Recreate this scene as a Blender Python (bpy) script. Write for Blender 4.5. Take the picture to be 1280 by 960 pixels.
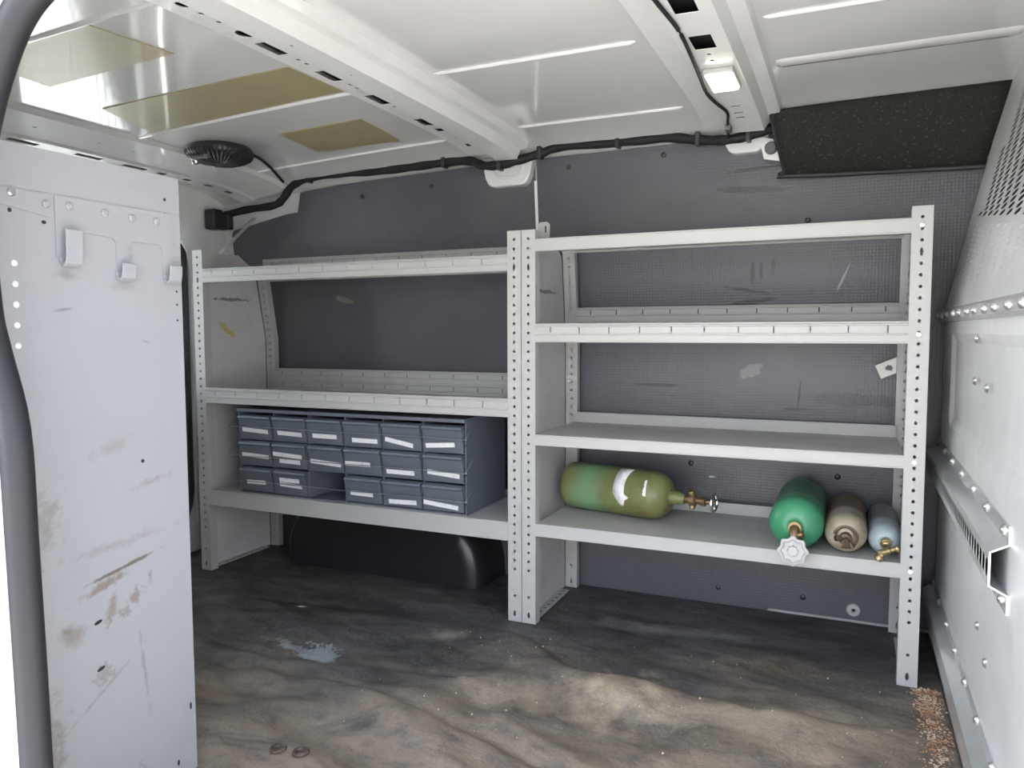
import bpy, bmesh, math, random
from mathutils import Vector, Matrix
random.seed(7)
PI = math.pi
SC = bpy.context.scene
COL = SC.collection
for o in list(bpy.data.objects): bpy.data.objects.remove(o)

# ------------------------------------------------------------------ camera
YAW, PITCH, ROLL, FPX = 0.4199, 0.0700, -0.0029, 952.86
fwd = Vector((-math.sin(YAW)*math.cos(PITCH), math.cos(YAW)*math.cos(PITCH), -math.sin(PITCH)))
r0 = Vector((math.cos(YAW), math.sin(YAW), 0)); u0 = r0.cross(fwd)
rt = r0*math.cos(ROLL)+u0*math.sin(ROLL); up = -r0*math.sin(ROLL)+u0*math.cos(ROLL)
cd = bpy.data.cameras.new('camera'); cam = bpy.data.objects.new('camera', cd); COL.objects.link(cam)
cam.matrix_world = Matrix(((rt.x, up.x, -fwd.x, 0.89), (rt.y, up.y, -fwd.y, -2.0609), (rt.z, up.z, -fwd.z, 0.8786), (0, 0, 0, 1)))
cd.sensor_width = 36; cd.lens = FPX/1280*36; cd.clip_start = 0.02
SC.camera = cam

# ------------------------------------------------------------------ light
SC.view_settings.view_transform = 'Standard'; SC.view_settings.look = 'None'
SC.view_settings.gamma = 1; SC.view_settings.use_curve_mapping = False
SC.view_settings.exposure = 0.36
W = bpy.data.worlds.new('sky'); SC.world = W; W.use_nodes = True
wn = W.node_tree; wn.nodes.clear()
tc = wn.nodes.new('ShaderNodeTexCoord'); sx = wn.nodes.new('ShaderNodeSeparateXYZ')
rp = wn.nodes.new('ShaderNodeValToRGB'); bg = wn.nodes.new('ShaderNodeBackground'); wo = wn.nodes.new('ShaderNodeOutputWorld')
wn.links.new(tc.outputs['Generated'], sx.inputs[0]); wn.links.new(sx.outputs['Z'], rp.inputs[0])
rp.color_ramp.elements[0].position = 0.0; rp.color_ramp.elements[0].color = (0.97, 0.975, 1.0, 1)
rp.color_ramp.elements[1].position = 0.8; rp.color_ramp.elements[1].color = (0.55, 0.72, 1.0, 1)
# bright lobes added to the sky, door side and rear, to fill the interior
dp = wn.nodes.new('ShaderNodeVectorMath'); dp.operation = 'DOT_PRODUCT'; dp.inputs[1].default_value = Vector((0.05, -1.0, 0.12)).normalized()
wn.links.new(tc.outputs['Generated'], dp.inputs[0])
mr = wn.nodes.new('ShaderNodeMapRange'); mr.interpolation_type = 'SMOOTHSTEP'
for i_, v_ in enumerate((0.1, 1.0, 1.6, 4.6)): mr.inputs[i_+1].default_value = v_
wn.links.new(dp.outputs['Value'], mr.inputs[0])
dq = wn.nodes.new('ShaderNodeVectorMath'); dq.operation = 'DOT_PRODUCT'; dq.inputs[1].default_value = Vector((-1.0, 0.1, 0.15)).normalized()
wn.links.new(tc.outputs['Generated'], dq.inputs[0])
mq = wn.nodes.new('ShaderNodeMapRange'); mq.interpolation_type = 'SMOOTHSTEP'
for i_, v_ in enumerate((0.35, 1.0, 0.0, 8.0)): mq.inputs[i_+1].default_value = v_
wn.links.new(dq.outputs['Value'], mq.inputs[0])
ad = wn.nodes.new('ShaderNodeMath'); ad.operation = 'ADD'; wn.links.new(mr.outputs[0], ad.inputs[0]); wn.links.new(mq.outputs[0], ad.inputs[1])
wn.links.new(rp.outputs[0], bg.inputs[0]); wn.links.new(ad.outputs[0], bg.inputs[1])
wn.links.new(bg.outputs[0], wo.inputs[0])
sl = bpy.data.lights.new('sun', 'SUN'); so = bpy.data.objects.new('sun', sl); COL.objects.link(so)
sl.energy = 21.0; sl.angle = 0.01; sl.color = (1.0, 0.96, 0.90)
so.rotation_euler = Vector((0.62, 0.24, -1.0)).to_track_quat('-Z', 'Y').to_euler(); so.location = (-3, -4, 6)

# ------------------------------------------------------------------ materials
def N(nt, t, **kw):
    n = nt.nodes.new(t)
    for k, v in kw.items(): setattr(n, k, v)
    return n
def mix(nt, fac, a, b):
    m = N(nt, 'ShaderNodeMix', data_type='RGBA')
    for s, v in ((0, fac), (6, a), (7, b)):
        if hasattr(v, 'node'): nt.links.new(v, m.inputs[s])
        else: m.inputs[s].default_value = v if s == 0 else (*v, 1)
    return m.outputs[2]
def noise(nt, vec, scale, detail=5, rough=0.6, stretch=None, dist=0.0):
    if stretch:
        mp = N(nt, 'ShaderNodeMapping'); mp.inputs['Scale'].default_value = stretch
        nt.links.new(vec, mp.inputs[0]); vec = mp.outputs[0]
    n = N(nt, 'ShaderNodeTexNoise'); n.inputs['Scale'].default_value = scale
    n.inputs['Detail'].default_value = detail; n.inputs['Roughness'].default_value = rough; n.inputs['Distortion'].default_value = dist
    nt.links.new(vec, n.inputs['Vector']); return n.outputs[0]
def ramp(nt, v, a, b, lo=0.0, hi=1.0):
    m = N(nt, 'ShaderNodeMapRange'); m.clamp = True
    for i, x in enumerate((a, b, lo, hi)): m.inputs[i+1].default_value = x
    nt.links.new(v, m.inputs[0]); return m.outputs[0]
def mul(nt, a, b, op='MULTIPLY'):
    m = N(nt, 'ShaderNodeMath', operation=op)
    for i, v in enumerate((a, b)):
        if hasattr(v, 'node'): nt.links.new(v, m.inputs[i])
        else: m.inputs[i].default_value = v
    return m.outputs[0]
def blob(nt, vec, c, s, rot=(0, 0, 0), edge=0.3, k=0.8, nscale=22):
    mp = N(nt, 'ShaderNodeMapping', vector_type='TEXTURE')
    mp.inputs['Location'].default_value = c; mp.inputs['Rotation'].default_value = rot; mp.inputs['Scale'].default_value = s
    nt.links.new(vec, mp.inputs[0])
    ln = N(nt, 'ShaderNodeVectorMath', operation='LENGTH'); nt.links.new(mp.outputs[0], ln.inputs[0])
    nz = noise(nt, vec, nscale, 5, 0.7)
    d = mul(nt, ln.outputs['Value'], mul(nt, mul(nt, nz, 0.5, 'SUBTRACT'), k*2), 'ADD')
    return ramp(nt, d, 1.0, 1.0-edge)
MATS = {}
def mat(name, col, rough=0.5, metal=0.0, spec=0.5, coat=0.0, dirt=None, dscale=6, dlo=0.5, dhi=0.75, damt=0.5,
        bump=0.0, bscale=60, blobs=(), stretch=None, rvar=0.0, emit=None):
    m = bpy.data.materials.new(name); m.use_nodes = True; nt = m.node_tree; nt.nodes.clear()
    b = N(nt, 'ShaderNodeBsdfPrincipled'); o = N(nt, 'ShaderNodeOutputMaterial'); nt.links.new(b.outputs[0], o.inputs[0])
    t = N(nt, 'ShaderNodeTexCoord'); v = t.outputs['Object']
    c = col
    if dirt:
        f = mul(nt, ramp(nt, noise(nt, v, dscale, 6, 0.65, stretch), dlo, dhi), damt)
        c = mix(nt, f, c, dirt)
    for (cc, ce, s, rot, amt, *kw) in blobs:
        kk = kw[0] if kw else {}
        c = mix(nt, mul(nt, blob(nt, v, ce, s, rot, **kk), amt), c, cc)
    if hasattr(c, 'node'): nt.links.new(c, b.inputs['Base Color'])
    else: b.inputs['Base Color'].default_value = (*c, 1)
    b.inputs['Roughness'].default_value = rough; b.inputs['Metallic'].default_value = metal
    b.inputs['Specular IOR Level'].default_value = spec; b.inputs['Coat Weight'].default_value = coat; b.inputs['Coat Roughness'].default_value = 0.06
    if rvar:
        nt.links.new(ramp(nt, noise(nt, v, 9, 5), 0.3, 0.7, rough-rvar, rough+rvar), b.inputs['Roughness'])
    if bump:
        bp = N(nt, 'ShaderNodeBump'); bp.inputs['Strength'].default_value = bump; bp.inputs['Distance'].default_value = 0.004
        nt.links.new(noise(nt, v, bscale, 3), bp.inputs['Height']); nt.links.new(bp.outputs[0], b.inputs['Normal'])
    if emit:
        b.inputs['Emission Color'].default_value = (*emit[0], 1); b.inputs['Emission Strength'].default_value = emit[1]
    MATS[name] = m; return m

M_white = mat('van_white_paint', (0.74, 0.73, 0.71), 0.28, coat=0.5, dirt=(0.50, 0.48, 0.44), dscale=3, damt=0.35)
M_roof = mat('roof_white_paint', (0.72, 0.71, 0.69), 0.12, spec=0.7, coat=1.0, dirt=(0.62, 0.61, 0.57), dscale=2.2, damt=0.3)
M_outer = mat('outer_white_paint', (0.80, 0.80, 0.80), 0.25, coat=0.6)
M_shelf = mat('shelf_grey_paint', (0.42, 0.415, 0.40), 0.42, dirt=(0.28, 0.27, 0.25), dscale=7, dlo=0.55, dhi=0.8, damt=0.35)
M_pan = mat('worn_shelf_surface', (0.44, 0.435, 0.42), 0.45, dirt=(0.22, 0.21, 0.19), dscale=9, dlo=0.45, dhi=0.75, damt=0.5, stretch=(0.4, 1.5, 1))
BR = (0.20, 0.15, 0.11)
M_side = mat('shelf_end_panel', (0.52, 0.505, 0.50), 0.48, dirt=(0.25, 0.23, 0.22), dscale=5, dlo=0.5, dhi=0.8, damt=0.35, blobs=[
    ((0.47, 0.36, 0.10), (0.005, 0.147, 0.888), (0.06, 0.05, 0.014), (-0.6, 0, 0), 0.85, dict(k=1.0, nscale=40)),
    ((0.07, 0.07, 0.07), (0.005, 0.17, 1.0), (0.03, 0.10, 0.007), (0, 0, 0), 0.75, dict(k=1.4, nscale=60)),
    ((0.07, 0.07, 0.07), (0.04, 0.09, 0.44), (0.03, 0.12, 0.006), (0.3, 0, 0), 0.55, dict(k=1.2, nscale=60))])
BR = (0.105, 0.080, 0.062); ST = (0.185, 0.15, 0.12)
M_near = mat('near_end_panel', (0.325, 0.33, 0.35), 0.42, dirt=(0.27, 0.255, 0.25), dscale=5, dlo=0.55, dhi=0.8, damt=0.35, blobs=[
    (BR, (0, 0.030, 0.455), (0.05, 0.085, 0.0045), (0.16, 0, 0), 0.85, dict(edge=0.5, k=0.9, nscale=45)),
    (ST, (0, -0.005, 0.435), (0.05, 0.060, 0.010), (0.22, 0, 0), 0.8, dict(edge=0.6, k=1.5, nscale=50)),
    (ST, (0, -0.068, 0.367), (0.05, 0.032, 0.024), (-0.2, 0, 0), 0.6, dict(edge=0.7, k=0.8, nscale=40)),
    (BR, (0, -0.080, 0.377), (0.05, 0.012, 0.008), (-0.2, 0, 0), 0.5, dict(edge=0.9, k=1.0, nscale=60)),
    (ST, (0, 0.005, 0.385), (0.05, 0.012, 0.036), (-0.35, 0, 0), 0.7, dict(edge=0.8, k=1.6, nscale=60)),
    (ST, (0, 0.055, 0.395), (0.05, 0.020, 0.014), (0.5, 0, 0), 0.7, dict(edge=0.6, k=2.2, nscale=80)),
    (ST, (0, 0.033, 0.372), (0.05, 0.014, 0.012), (0, 0, 0), 0.6, dict(edge=0.6, k=2.2, nscale=80)),
    (BR, (0, 0.088, 0.42), (0.05, 0.007, 0.012), (0, 0, 0), 0.5, dict(edge=0.8, k=1.8, nscale=80)),
    (ST, (0, 0.070, 0.25), (0.05, 0.0045, 0.10), (0.10, 0, 0), 0.5, dict(edge=0.9, k=1.6, nscale=70)),
    (ST, (0, -0.115, 0.19), (0.05, 0.03, 0.11), (0, 0, 0), 0.6, dict(edge=0.9, k=2.0, nscale=45)),
    (ST, (0, -0.105, 0.57), (0.05, 0.03, 0.05), (0, 0, 0), 0.5, dict(edge=0.9, k=2.0, nscale=50)),
    (BR, (0, -0.12, 0.505), (0.05, 0.006, 0.03), (0, 0, 0), 0.5, dict(edge=0.9, k=1.6, nscale=60)),
    (ST, (0, -0.012, 0.275), (0.05, 0.020, 0.02), (0, 0, 0), 0.5, dict(edge=0.6, k=2.6, nscale=90)),
    (ST, (0, -0.02, 0.245), (0.05, 0.10, 0.004), (0.55, 0, 0), 0.45, dict(edge=0.9, k=1.4, nscale=60)),
    (ST, (0, 0.02, 0.675), (0.05, 0.05, 0.016), (0.3, 0, 0), 0.3, dict(edge=0.9, k=1.6, nscale=40)),
    (ST, (0, -0.055, 0.972), (0.05, 0.030, 0.012), (0, 0, 0), 0.55, dict(edge=0.9, k=0.8, nscale=35)),
    (ST, (0, 0.055, 0.958), (0.05, 0.028, 0.010), (0, 0, 0), 0.4, dict(edge=0.9, k=0.8, nscale=35)),
    (ST, (0, 0.10, 0.60), (0.05, 0.045, 0.008), (0.15, 0, 0), 0.45, dict(edge=0.9, k=1.9, nscale=60)),
    (ST, (0, 0.02, 0.50), (0.05, 0.13, 0.010), (0.05, 0, 0), 0.35, dict(edge=0.9, k=1.9, nscale=40)),
    ((0.13, 0.13, 0.14), (0, -0.06, 0.915), (0.05, 0.020, 0.0035), (0.15, 0, 0), 0.7, dict(edge=0.8, k=0.8, nscale=35)),
    ((0.16, 0.15, 0.15), (0, 0.10, 0.86), (0.05, 0.012, 0.003), (-0.2, 0, 0), 0.6, dict(edge=0.8, k=0.8, nscale=35)),
    (BR, (0, 0.07, 0.03), (0.05, 0.012, 0.05), (0.3, 0, 0), 0.5, dict(edge=0.9, k=2.0, nscale=60))])
M_zinc = mat('zinc_hardware', (0.62, 0.62, 0.60), 0.28, metal=0.9, bump=0.15, bscale=120)
M_galv = mat('galvanised_sheet', (0.74, 0.75, 0.735), 0.36, metal=0.4, dirt=(0.57, 0.58, 0.575), dscale=5, dlo=0.4, dhi=0.7, damt=0.6, rvar=0.08)
M_galvrail = mat('galvanised_rail', (0.72, 0.73, 0.73), 0.27, metal=0.75, dirt=(0.55, 0.55, 0.54), dscale=14, damt=0.5, bump=0.1, bscale=80)
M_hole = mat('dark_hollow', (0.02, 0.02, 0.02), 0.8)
M_black = mat('black_rubber', (0.022, 0.022, 0.024), 0.38, bump=0.1, bscale=80)
M_seal = mat('door_seal_rubber', (0.020, 0.020, 0.023), 0.55, spec=0.3, bump=0.05, bscale=60)
M_tape = mat('black_harness_tape', (0.014, 0.014, 0.015), 0.6, spec=0.3, bump=0.5, bscale=90)
M_liner = mat('wheel_arch_liner', (0.018, 0.018, 0.020), 0.33)
M_bin = mat('blue_grey_plastic', (0.105, 0.122, 0.145), 0.5, dirt=(0.19, 0.20, 0.215), dscale=12, damt=0.4)
M_cab = mat('blue_grey_steel', (0.12, 0.137, 0.165), 0.5, dirt=(0.075, 0.085, 0.10), dscale=8, damt=0.4)
M_paper = mat('white_paper', (0.78, 0.78, 0.77), 0.7, dirt=(0.45, 0.45, 0.45), dscale=60, dlo=0.55, dhi=0.62, damt=0.5)
M_wire = mat('grey_wire', (0.33, 0.35, 0.38), 0.4, metal=0.7)
M_brass = mat('tarnished_brass', (0.26, 0.185, 0.095), 0.4, metal=0.8, dirt=(0.12, 0.08, 0.05), dscale=40, damt=0.7)
M_chrome = mat('chrome', (0.7, 0.7, 0.7), 0.16, metal=1.0)
M_cyl1 = mat('olive_green_cylinder', (0.165, 0.205, 0.075), 0.42, dirt=(0.13, 0.085, 0.03), dscale=16, dlo=0.38, dhi=0.68, damt=0.8, blobs=[
    ((0.15, 0.31, 0.17), (0.10, 0, 0.0), (0.075, 0.3, 0.3), (0, 0, 0), 0.85, dict(edge=0.8, k=0.6, nscale=12)),
    ((0.17, 0.085, 0.035), (0.0, 0, 0), (0.022, 0.2, 0.2), (0, 0, 0), 0.8, dict(edge=0.9, k=0.6, nscale=25))])
M_cyl2 = mat('bright_green_cylinder', (0.045, 0.235, 0.115), 0.36, dirt=(0.03, 0.12, 0.07), dscale=9, damt=0.6, blobs=[
    ((0.36, 0.33, 0.20), (0.105, 0, 0.03), (0.0035, 0.2, 0.2), (0, 0, 0.06), 0.7, dict(k=0.9, nscale=40)),
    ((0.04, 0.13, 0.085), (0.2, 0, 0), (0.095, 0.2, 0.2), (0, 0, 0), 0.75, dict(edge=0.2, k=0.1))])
M_cyl3 = mat('rusty_cream_cylinder', (0.37, 0.33, 0.25), 0.5, dirt=(0.16, 0.11, 0.06), dscale=16, dlo=0.4, dhi=0.7, damt=0.8, blobs=[
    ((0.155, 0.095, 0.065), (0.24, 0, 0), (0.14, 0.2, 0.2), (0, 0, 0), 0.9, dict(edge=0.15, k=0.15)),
    ((0.33, 0.35, 0.31), (0.095, 0, 0.05), (0.022, 0.045, 0.05), (0, 0, 0), 0.8, dict(k=0.7, nscale=25))])
M_cyl4 = mat('pale_blue_grey_cylinder', (0.34, 0.41, 0.43), 0.33, dirt=(0.22, 0.26, 0.27), dscale=14, damt=0.6, blobs=[
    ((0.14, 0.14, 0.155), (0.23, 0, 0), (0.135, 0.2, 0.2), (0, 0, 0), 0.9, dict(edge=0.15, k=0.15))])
M_wheelw = mat('white_enamel', (0.44, 0.43, 0.42), 0.45, dirt=(0.22, 0.20, 0.18), dscale=40, damt=0.5)
M_felt = mat('black_speckled_felt', (0.028, 0.027, 0.024), 0.95, spec=0.15, dirt=(0.16, 0.15, 0.13), dscale=140, dlo=0.58, dhi=0.72, damt=0.7, bump=0.6, bscale=200)
M_tan = mat('tan_pad', (0.37, 0.315, 0.17), 0.3, spec=0.5, coat=0.25, dirt=(0.30, 0.26, 0.16), dscale=9, dlo=0.4, dhi=0.7, damt=0.7)
M_ground = mat('pale_concrete', (0.50, 0.48, 0.45), 0.85, dirt=(0.36, 0.34, 0.31), dscale=2, damt=0.5)
M_lamp = mat('lit_lens', (0.9, 0.9, 0.8), 0.4, emit=((1.0, 0.98, 0.80), 14))
M_card = mat('printed_card', (0.70, 0.69, 0.66), 0.5, blobs=[((0.05, 0.05, 0.05), (0, 0, 0), (0.011, 0.1, 0.010), (0, 0.3, 0), 0.95, dict(k=0.9, nscale=90))])
M_grey = mat('grey_plastic', (0.13, 0.13, 0.135), 0.5)
M_rust = mat('dark_rusty_steel', (0.11, 0.075, 0.055), 0.5, metal=0.5, dirt=(0.3, 0.27, 0.25), dscale=90, damt=0.6)
M_debris = mat('rusty_grit', (0.36, 0.17, 0.085), 0.9, dirt=(0.55, 0.45, 0.33), dscale=25, dlo=0.42, dhi=0.6, damt=0.9)
M_cab_dark = mat('dark_cab', (0.03, 0.03, 0.03), 0.8)

def wall_panel_mat():
    m = bpy.data.materials.new('textured_dark_plastic'); m.use_nodes = True; nt = m.node_tree; nt.nodes.clear()
    b = N(nt, 'ShaderNodeBsdfPrincipled'); o = N(nt, 'ShaderNodeOutputMaterial'); nt.links.new(b.outputs[0], o.inputs[0])
    v = N(nt, 'ShaderNodeTexCoord').outputs['Object']
    c = mix(nt, ramp(nt, noise(nt, v, 3, 5), 0.4, 0.7, 0, 0.5), (0.080, 0.080, 0.093), (0.120, 0.116, 0.127))
    # long scuffs
    c = mix(nt, mul(nt, ramp(nt, noise(nt, v, 14, 6, 0.7, (0.5, 1, 3.2)), 0.66, 0.72), 0.55), c, (0.02, 0.02, 0.022))
    c = mix(nt, mul(nt, ramp(nt, noise(nt, v, 30, 6, 0.7, (0.6, 1, 1.4)), 0.73, 0.78), 0.5), c, (0.30, 0.29, 0.28))
    for ce, s, rot, cc, a in (
            ((0.60, 0.36, 0.965), (0.075, 0.2, 0.009), (0, -0.12, 0), (0.02, 0.02, 0.02), 0.9), ((0.59, 0.36, 1.0), (0.075, 0.2, 0.006), (0, 0.18, 0), (0.02, 0.02, 0.02), 0.8),
            ((0.605, 0.36, 1.055), (0.007, 0.2, 0.035), (0, 0, 0), (0.02, 0.02, 0.02), 0.8), ((0.63, 0.36, 1.06), (0.006, 0.2, 0.035), (0, 0, 0), (0.02, 0.02, 0.02), 0.8),
            ((0.665, 0.36, 1.07), (0.006, 0.2, 0.025), (0, 0, 0), (0.02, 0.02, 0.02), 0.7),
            ((0.745, 0.37, 0.675), (0.004, 0.2, 0.055), (0, 0.08, 0), (0.015, 0.015, 0.015), 0.9), ((0.735, 0.37, 0.636), (0.05, 0.2, 0.004), (0, 0, 0), (0.015, 0.015, 0.015), 0.9),
            ((0.32, 0.37, 0.70), (0.09, 0.2, 0.006), (0, 0, 0), (0.02, 0.02, 0.02), 0.7), ((0.60, 0.37, 0.75), (0.04, 0.2, 0.022), (0, -0.5, 0), (0.35, 0.34, 0.33), 0.35),
            ((0.86, 0.36, 1.03), (0.004, 0.2, 0.05), (0, 0.4, 0), (0.40, 0.39, 0.38), 0.6), ((0.62, 0.35, 1.36), (0.10, 0.2, 0.006), (0, -0.06, 0), (0.02, 0.02, 0.02), 0.7),
            ((0.60, 0.35, 1.30), (0.11, 0.2, 0.012), (0, 0.05, 0), (0.025, 0.025, 0.025), 0.6), ((0.90, 0.37, 0.67), (0.14, 0.2, 0.022), (0, 0.02, 0), (0.03, 0.03, 0.03), 0.5),
            ((-0.92, 0.36, 1.0), (0.05, 0.2, 0.012), (0, 0.2, 0), (0.26, 0.25, 0.16), 0.5), ((0.49, 0.39, 0.41), (0.012, 0.2, 0.004), (0, 0, 0), (0.5, 0.5, 0.5), 0.8)):
        c = mix(nt, mul(nt, blob(nt, v, ce, s, rot, k=0.9, nscale=45), a), c, cc)
    nt.links.new(c, b.inputs['Base Color']); b.inputs['Roughness'].default_value = 0.4
    b.inputs['Specular IOR Level'].default_value = 0.5
    # fine diamond grain
    w1 = N(nt, 'ShaderNodeTexVoronoi'); w1.inputs['Scale'].default_value = 110; w1.inputs['Randomness'].default_value = 0.15; nt.links.new(v, w1.inputs['Vector'])
    bp = N(nt, 'ShaderNodeBump'); bp.inputs['Strength'].default_value = 0.35; bp.inputs['Distance'].default_value = 0.003
    nt.links.new(w1.outputs['Distance'], bp.inputs['Height']); nt.links.new(bp.outputs[0], b.inputs['Normal'])
    return m
M_panel = wall_panel_mat()

def mat_floor():
    m = bpy.data.materials.new('dirty_rubber_mat'); m.use_nodes = True; nt = m.node_tree; nt.nodes.clear()
    b = N(nt, 'ShaderNodeBsdfPrincipled'); o = N(nt, 'ShaderNodeOutputMaterial'); nt.links.new(b.outputs[0], o.inputs[0])
    v = N(nt, 'ShaderNodeTexCoord').outputs['Object']
    big = noise(nt, v, 3.2, 7, 0.62, (0.8, 1.5, 1), 0.6)
    c = mix(nt, ramp(nt, noise(nt, v, 4.5, 7, 0.66, (0.7, 1.7, 1), 0.8), 0.32, 0.68), (0.026, 0.026, 0.027), (0.105, 0.10, 0.098))
    # tan layer: stronger towards the door, patchy everywhere
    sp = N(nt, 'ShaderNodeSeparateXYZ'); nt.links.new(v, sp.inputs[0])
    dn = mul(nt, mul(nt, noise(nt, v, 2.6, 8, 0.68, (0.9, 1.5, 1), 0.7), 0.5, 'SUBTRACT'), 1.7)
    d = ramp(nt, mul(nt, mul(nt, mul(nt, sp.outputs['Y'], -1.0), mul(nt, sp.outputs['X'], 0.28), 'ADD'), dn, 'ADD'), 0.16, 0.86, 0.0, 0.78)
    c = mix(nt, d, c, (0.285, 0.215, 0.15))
    c = mix(nt, ramp(nt, noise(nt, v, 9, 8, 0.72, (0.7, 1.6, 1), 0.5), 0.52, 0.75, 0, 0.5), c, (0.17, 0.165, 0.16))
    c = mix(nt, ramp(nt, noise(nt, v, 16, 8, 0.75, (0.8, 1.3, 1), 0.4), 0.53, 0.70, 0, 0.65), c, (0.036, 0.034, 0.033))
    c = mix(nt, ramp(nt, noise(nt, v, 5.5, 8, 0.7, (0.7, 1.5, 1), 1.2), 0.50, 0.66, 0, 0.7), c, (0.042, 0.040, 0.040))
    tan = (0.36, 0.285, 0.20)
    for ce, s, rot, cc, a, kw in (
            ((0.42, -0.36, 0), (0.16, 0.17, 0.3), (0, 0, 0.3), (0.46, 0.365, 0.25), 0.7, dict(edge=1.0, k=1.6, nscale=14)),
            ((0.22, -0.44, 0), (0.20, 0.14, 0.3), (0, 0, 0.1), tan, 0.5, dict(edge=1.0, k=1.6, nscale=12)),
            ((0.78, -0.36, 0), (0.26, 0.13, 0.3), (0, 0, 0.1), tan, 0.5, dict(edge=1.0, k=1.6, nscale=12)),
            ((-0.17, -0.18, 0), (0.08, 0.05, 0.3), (0, 0, 0.2), (0.34, 0.29, 0.23), 0.5, dict(edge=1.0, k=1.4, nscale=14)),
            ((0.75, -0.03, 0), (0.13, 0.025, 0.3), (0, 0, 0.1), (0.24, 0.15, 0.075), 0.45, dict(edge=1.0, k=1.4, nscale=20)),
            ((0.41, -0.335, 0), (0.05, 0.045, 0.3), (0, 0, 0.4), (0.10, 0.09, 0.085), 0.6, dict(edge=1.0, k=1.4, nscale=22)),
            ((-0.47, -0.44, 0), (0.13, 0.022, 0.3), (0, 0, -0.25), (0.28, 0.30, 0.31), 0.75, dict(edge=0.3, k=2.0, nscale=45)),
            ((-0.42, -0.41, 0), (0.055, 0.05, 0.3), (0, 0, 0.4), (0.28, 0.31, 0.325), 0.8, dict(edge=0.25, k=1.6, nscale=40)),
            ((0.42, 0.12, 0), (0.35, 0.05, 0.3), (0, 0, 0.1), (0.27, 0.265, 0.265), 0.6, dict(edge=1.0, k=1.2, nscale=12)),
            ((0.35, 0.23, 0), (0.25, 0.05, 0.3), (0, 0, 0.0), (0.14, 0.135, 0.135), 0.6, dict(edge=1.0, k=1.2, nscale=12))):
        c = mix(nt, mul(nt, blob(nt, v, ce, s, rot, **kw), a), c, cc)
    c = mix(nt, ramp(nt, noise(nt, v, 110, 3, 0.6), 0.66, 0.74, 0, 0.5), c, (0.38, 0.32, 0.24))
    nt.links.new(c, b.inputs['Base Color'])
    nt.links.new(ramp(nt, big, 0.4, 0.6, 0.36, 0.75), b.inputs['Roughness']); b.inputs['Specular IOR Level'].default_value = 0.45
    bp = N(nt, 'ShaderNodeBump'); bp.inputs['Strength'].default_value = 0.8; bp.inputs['Distance'].default_value = 0.007
    nt.links.new(noise(nt, v, 38, 8, 0.7), bp.inputs['Height'])
    bq = N(nt, 'ShaderNodeBump'); bq.inputs['Strength'].default_value = 0.9; bq.inputs['Distance'].default_value = 0.022
    nt.links.new(noise(nt, v, 7.5, 1.5, 0.5, (0.9, 1.3, 1), 0.0), bq.inputs['Height']); nt.links.new(bq.outputs[0], bp.inputs['Normal']); nt.links.new(bp.outputs[0], b.inputs['Normal'])
    return m
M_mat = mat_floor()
def mat_glass():
    m = bpy.data.materials.new('clear_glass'); m.use_nodes = True; nt = m.node_tree; nt.nodes.clear()
    o = N(nt, 'ShaderNodeOutputMaterial'); mx = N(nt, 'ShaderNodeMixShader'); tr = N(nt, 'ShaderNodeBsdfTransparent'); gl = N(nt, 'ShaderNodeBsdfGlossy')
    gl.inputs['Roughness'].default_value = 0.02; tr.inputs[0].default_value = (0.93, 0.96, 0.95, 1)
    lw = N(nt, 'ShaderNodeFresnel'); lw.inputs[0].default_value = 1.45
    nt.links.new(lw.outputs[0], mx.inputs[0]); nt.links.new(tr.outputs[0], mx.inputs[1]); nt.links.new(gl.outputs[0], mx.inputs[2]); nt.links.new(mx.outputs[0], o.inputs[0])
    return m
M_glass = mat_glass()

# ------------------------------------------------------------------ mesh helpers
def B(): return bmesh.new()
def quad(bm, *ps):
    return bm.faces.new([bm.verts.new(p) for p in ps])
def box(bm, a, b, bev=0.0):
    x0, y0, z0 = [min(i, j) for i, j in zip(a, b)]; x1, y1, z1 = [max(i, j) for i, j in zip(a, b)]
    g = bmesh.ops.create_cube(bm, size=1.0)
    for v in g['verts']: v.co = ((x0+x1)/2+v.co.x*(x1-x0), (y0+y1)/2+v.co.y*(y1-y0), (z0+z1)/2+v.co.z*(z1-z0))
    if bev:
        es = list({e for v in g['verts'] for e in v.link_edges})
        bmesh.ops.bevel(bm, geom=es, offset=bev, segments=2, affect='EDGES', profile=0.5)
def prism(bm, pts, axis, a, b):
    """extrude a 2-D outline along axis from a to b"""
    def P(u, v, w): return {'X': (w, u, v), 'Y': (u, w, v), 'Z': (u, v, w)}[axis]
    A = [bm.verts.new(P(u, v, a)) for u, v in pts]; Bv = [bm.verts.new(P(u, v, b)) for u, v in pts]
    bm.faces.new(A); bm.faces.new(Bv[::-1])
    n = len(pts)
    for i in range(n): bm.faces.new((A[i], Bv[i], Bv[(i+1) % n], A[(i+1) % n]))
def lathe(bm, prof, seg=24, c=(0, 0, 0), axis=(0, 0, 1)):
    """prof: list of (radius, height) revolved about axis through c"""
    q = Vector((0, 0, 1)).rotation_difference(Vector(axis).normalized()); c = Vector(c)
    rings = []
    for r, h in prof:
        if r < 1e-6: rings.append([bm.verts.new(c+q @ Vector((0, 0, h)))])
        else: rings.append([bm.verts.new(c+q @ Vector((r*math.cos(2*PI*i/seg), r*math.sin(2*PI*i/seg), h))) for i in range(seg)])
    for a, b in zip(rings, rings[1:]):
        for i in range(seg):
            j = (i+1) % seg
            f = [a[0] if len(a) == 1 else a[i]] + ([a[j]] if len(a) > 1 else []) + ([b[j]] if len(b) > 1 else []) + [b[0] if len(b) == 1 else b[i]]
            if len(f) >= 3: bm.faces.new(f)
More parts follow.
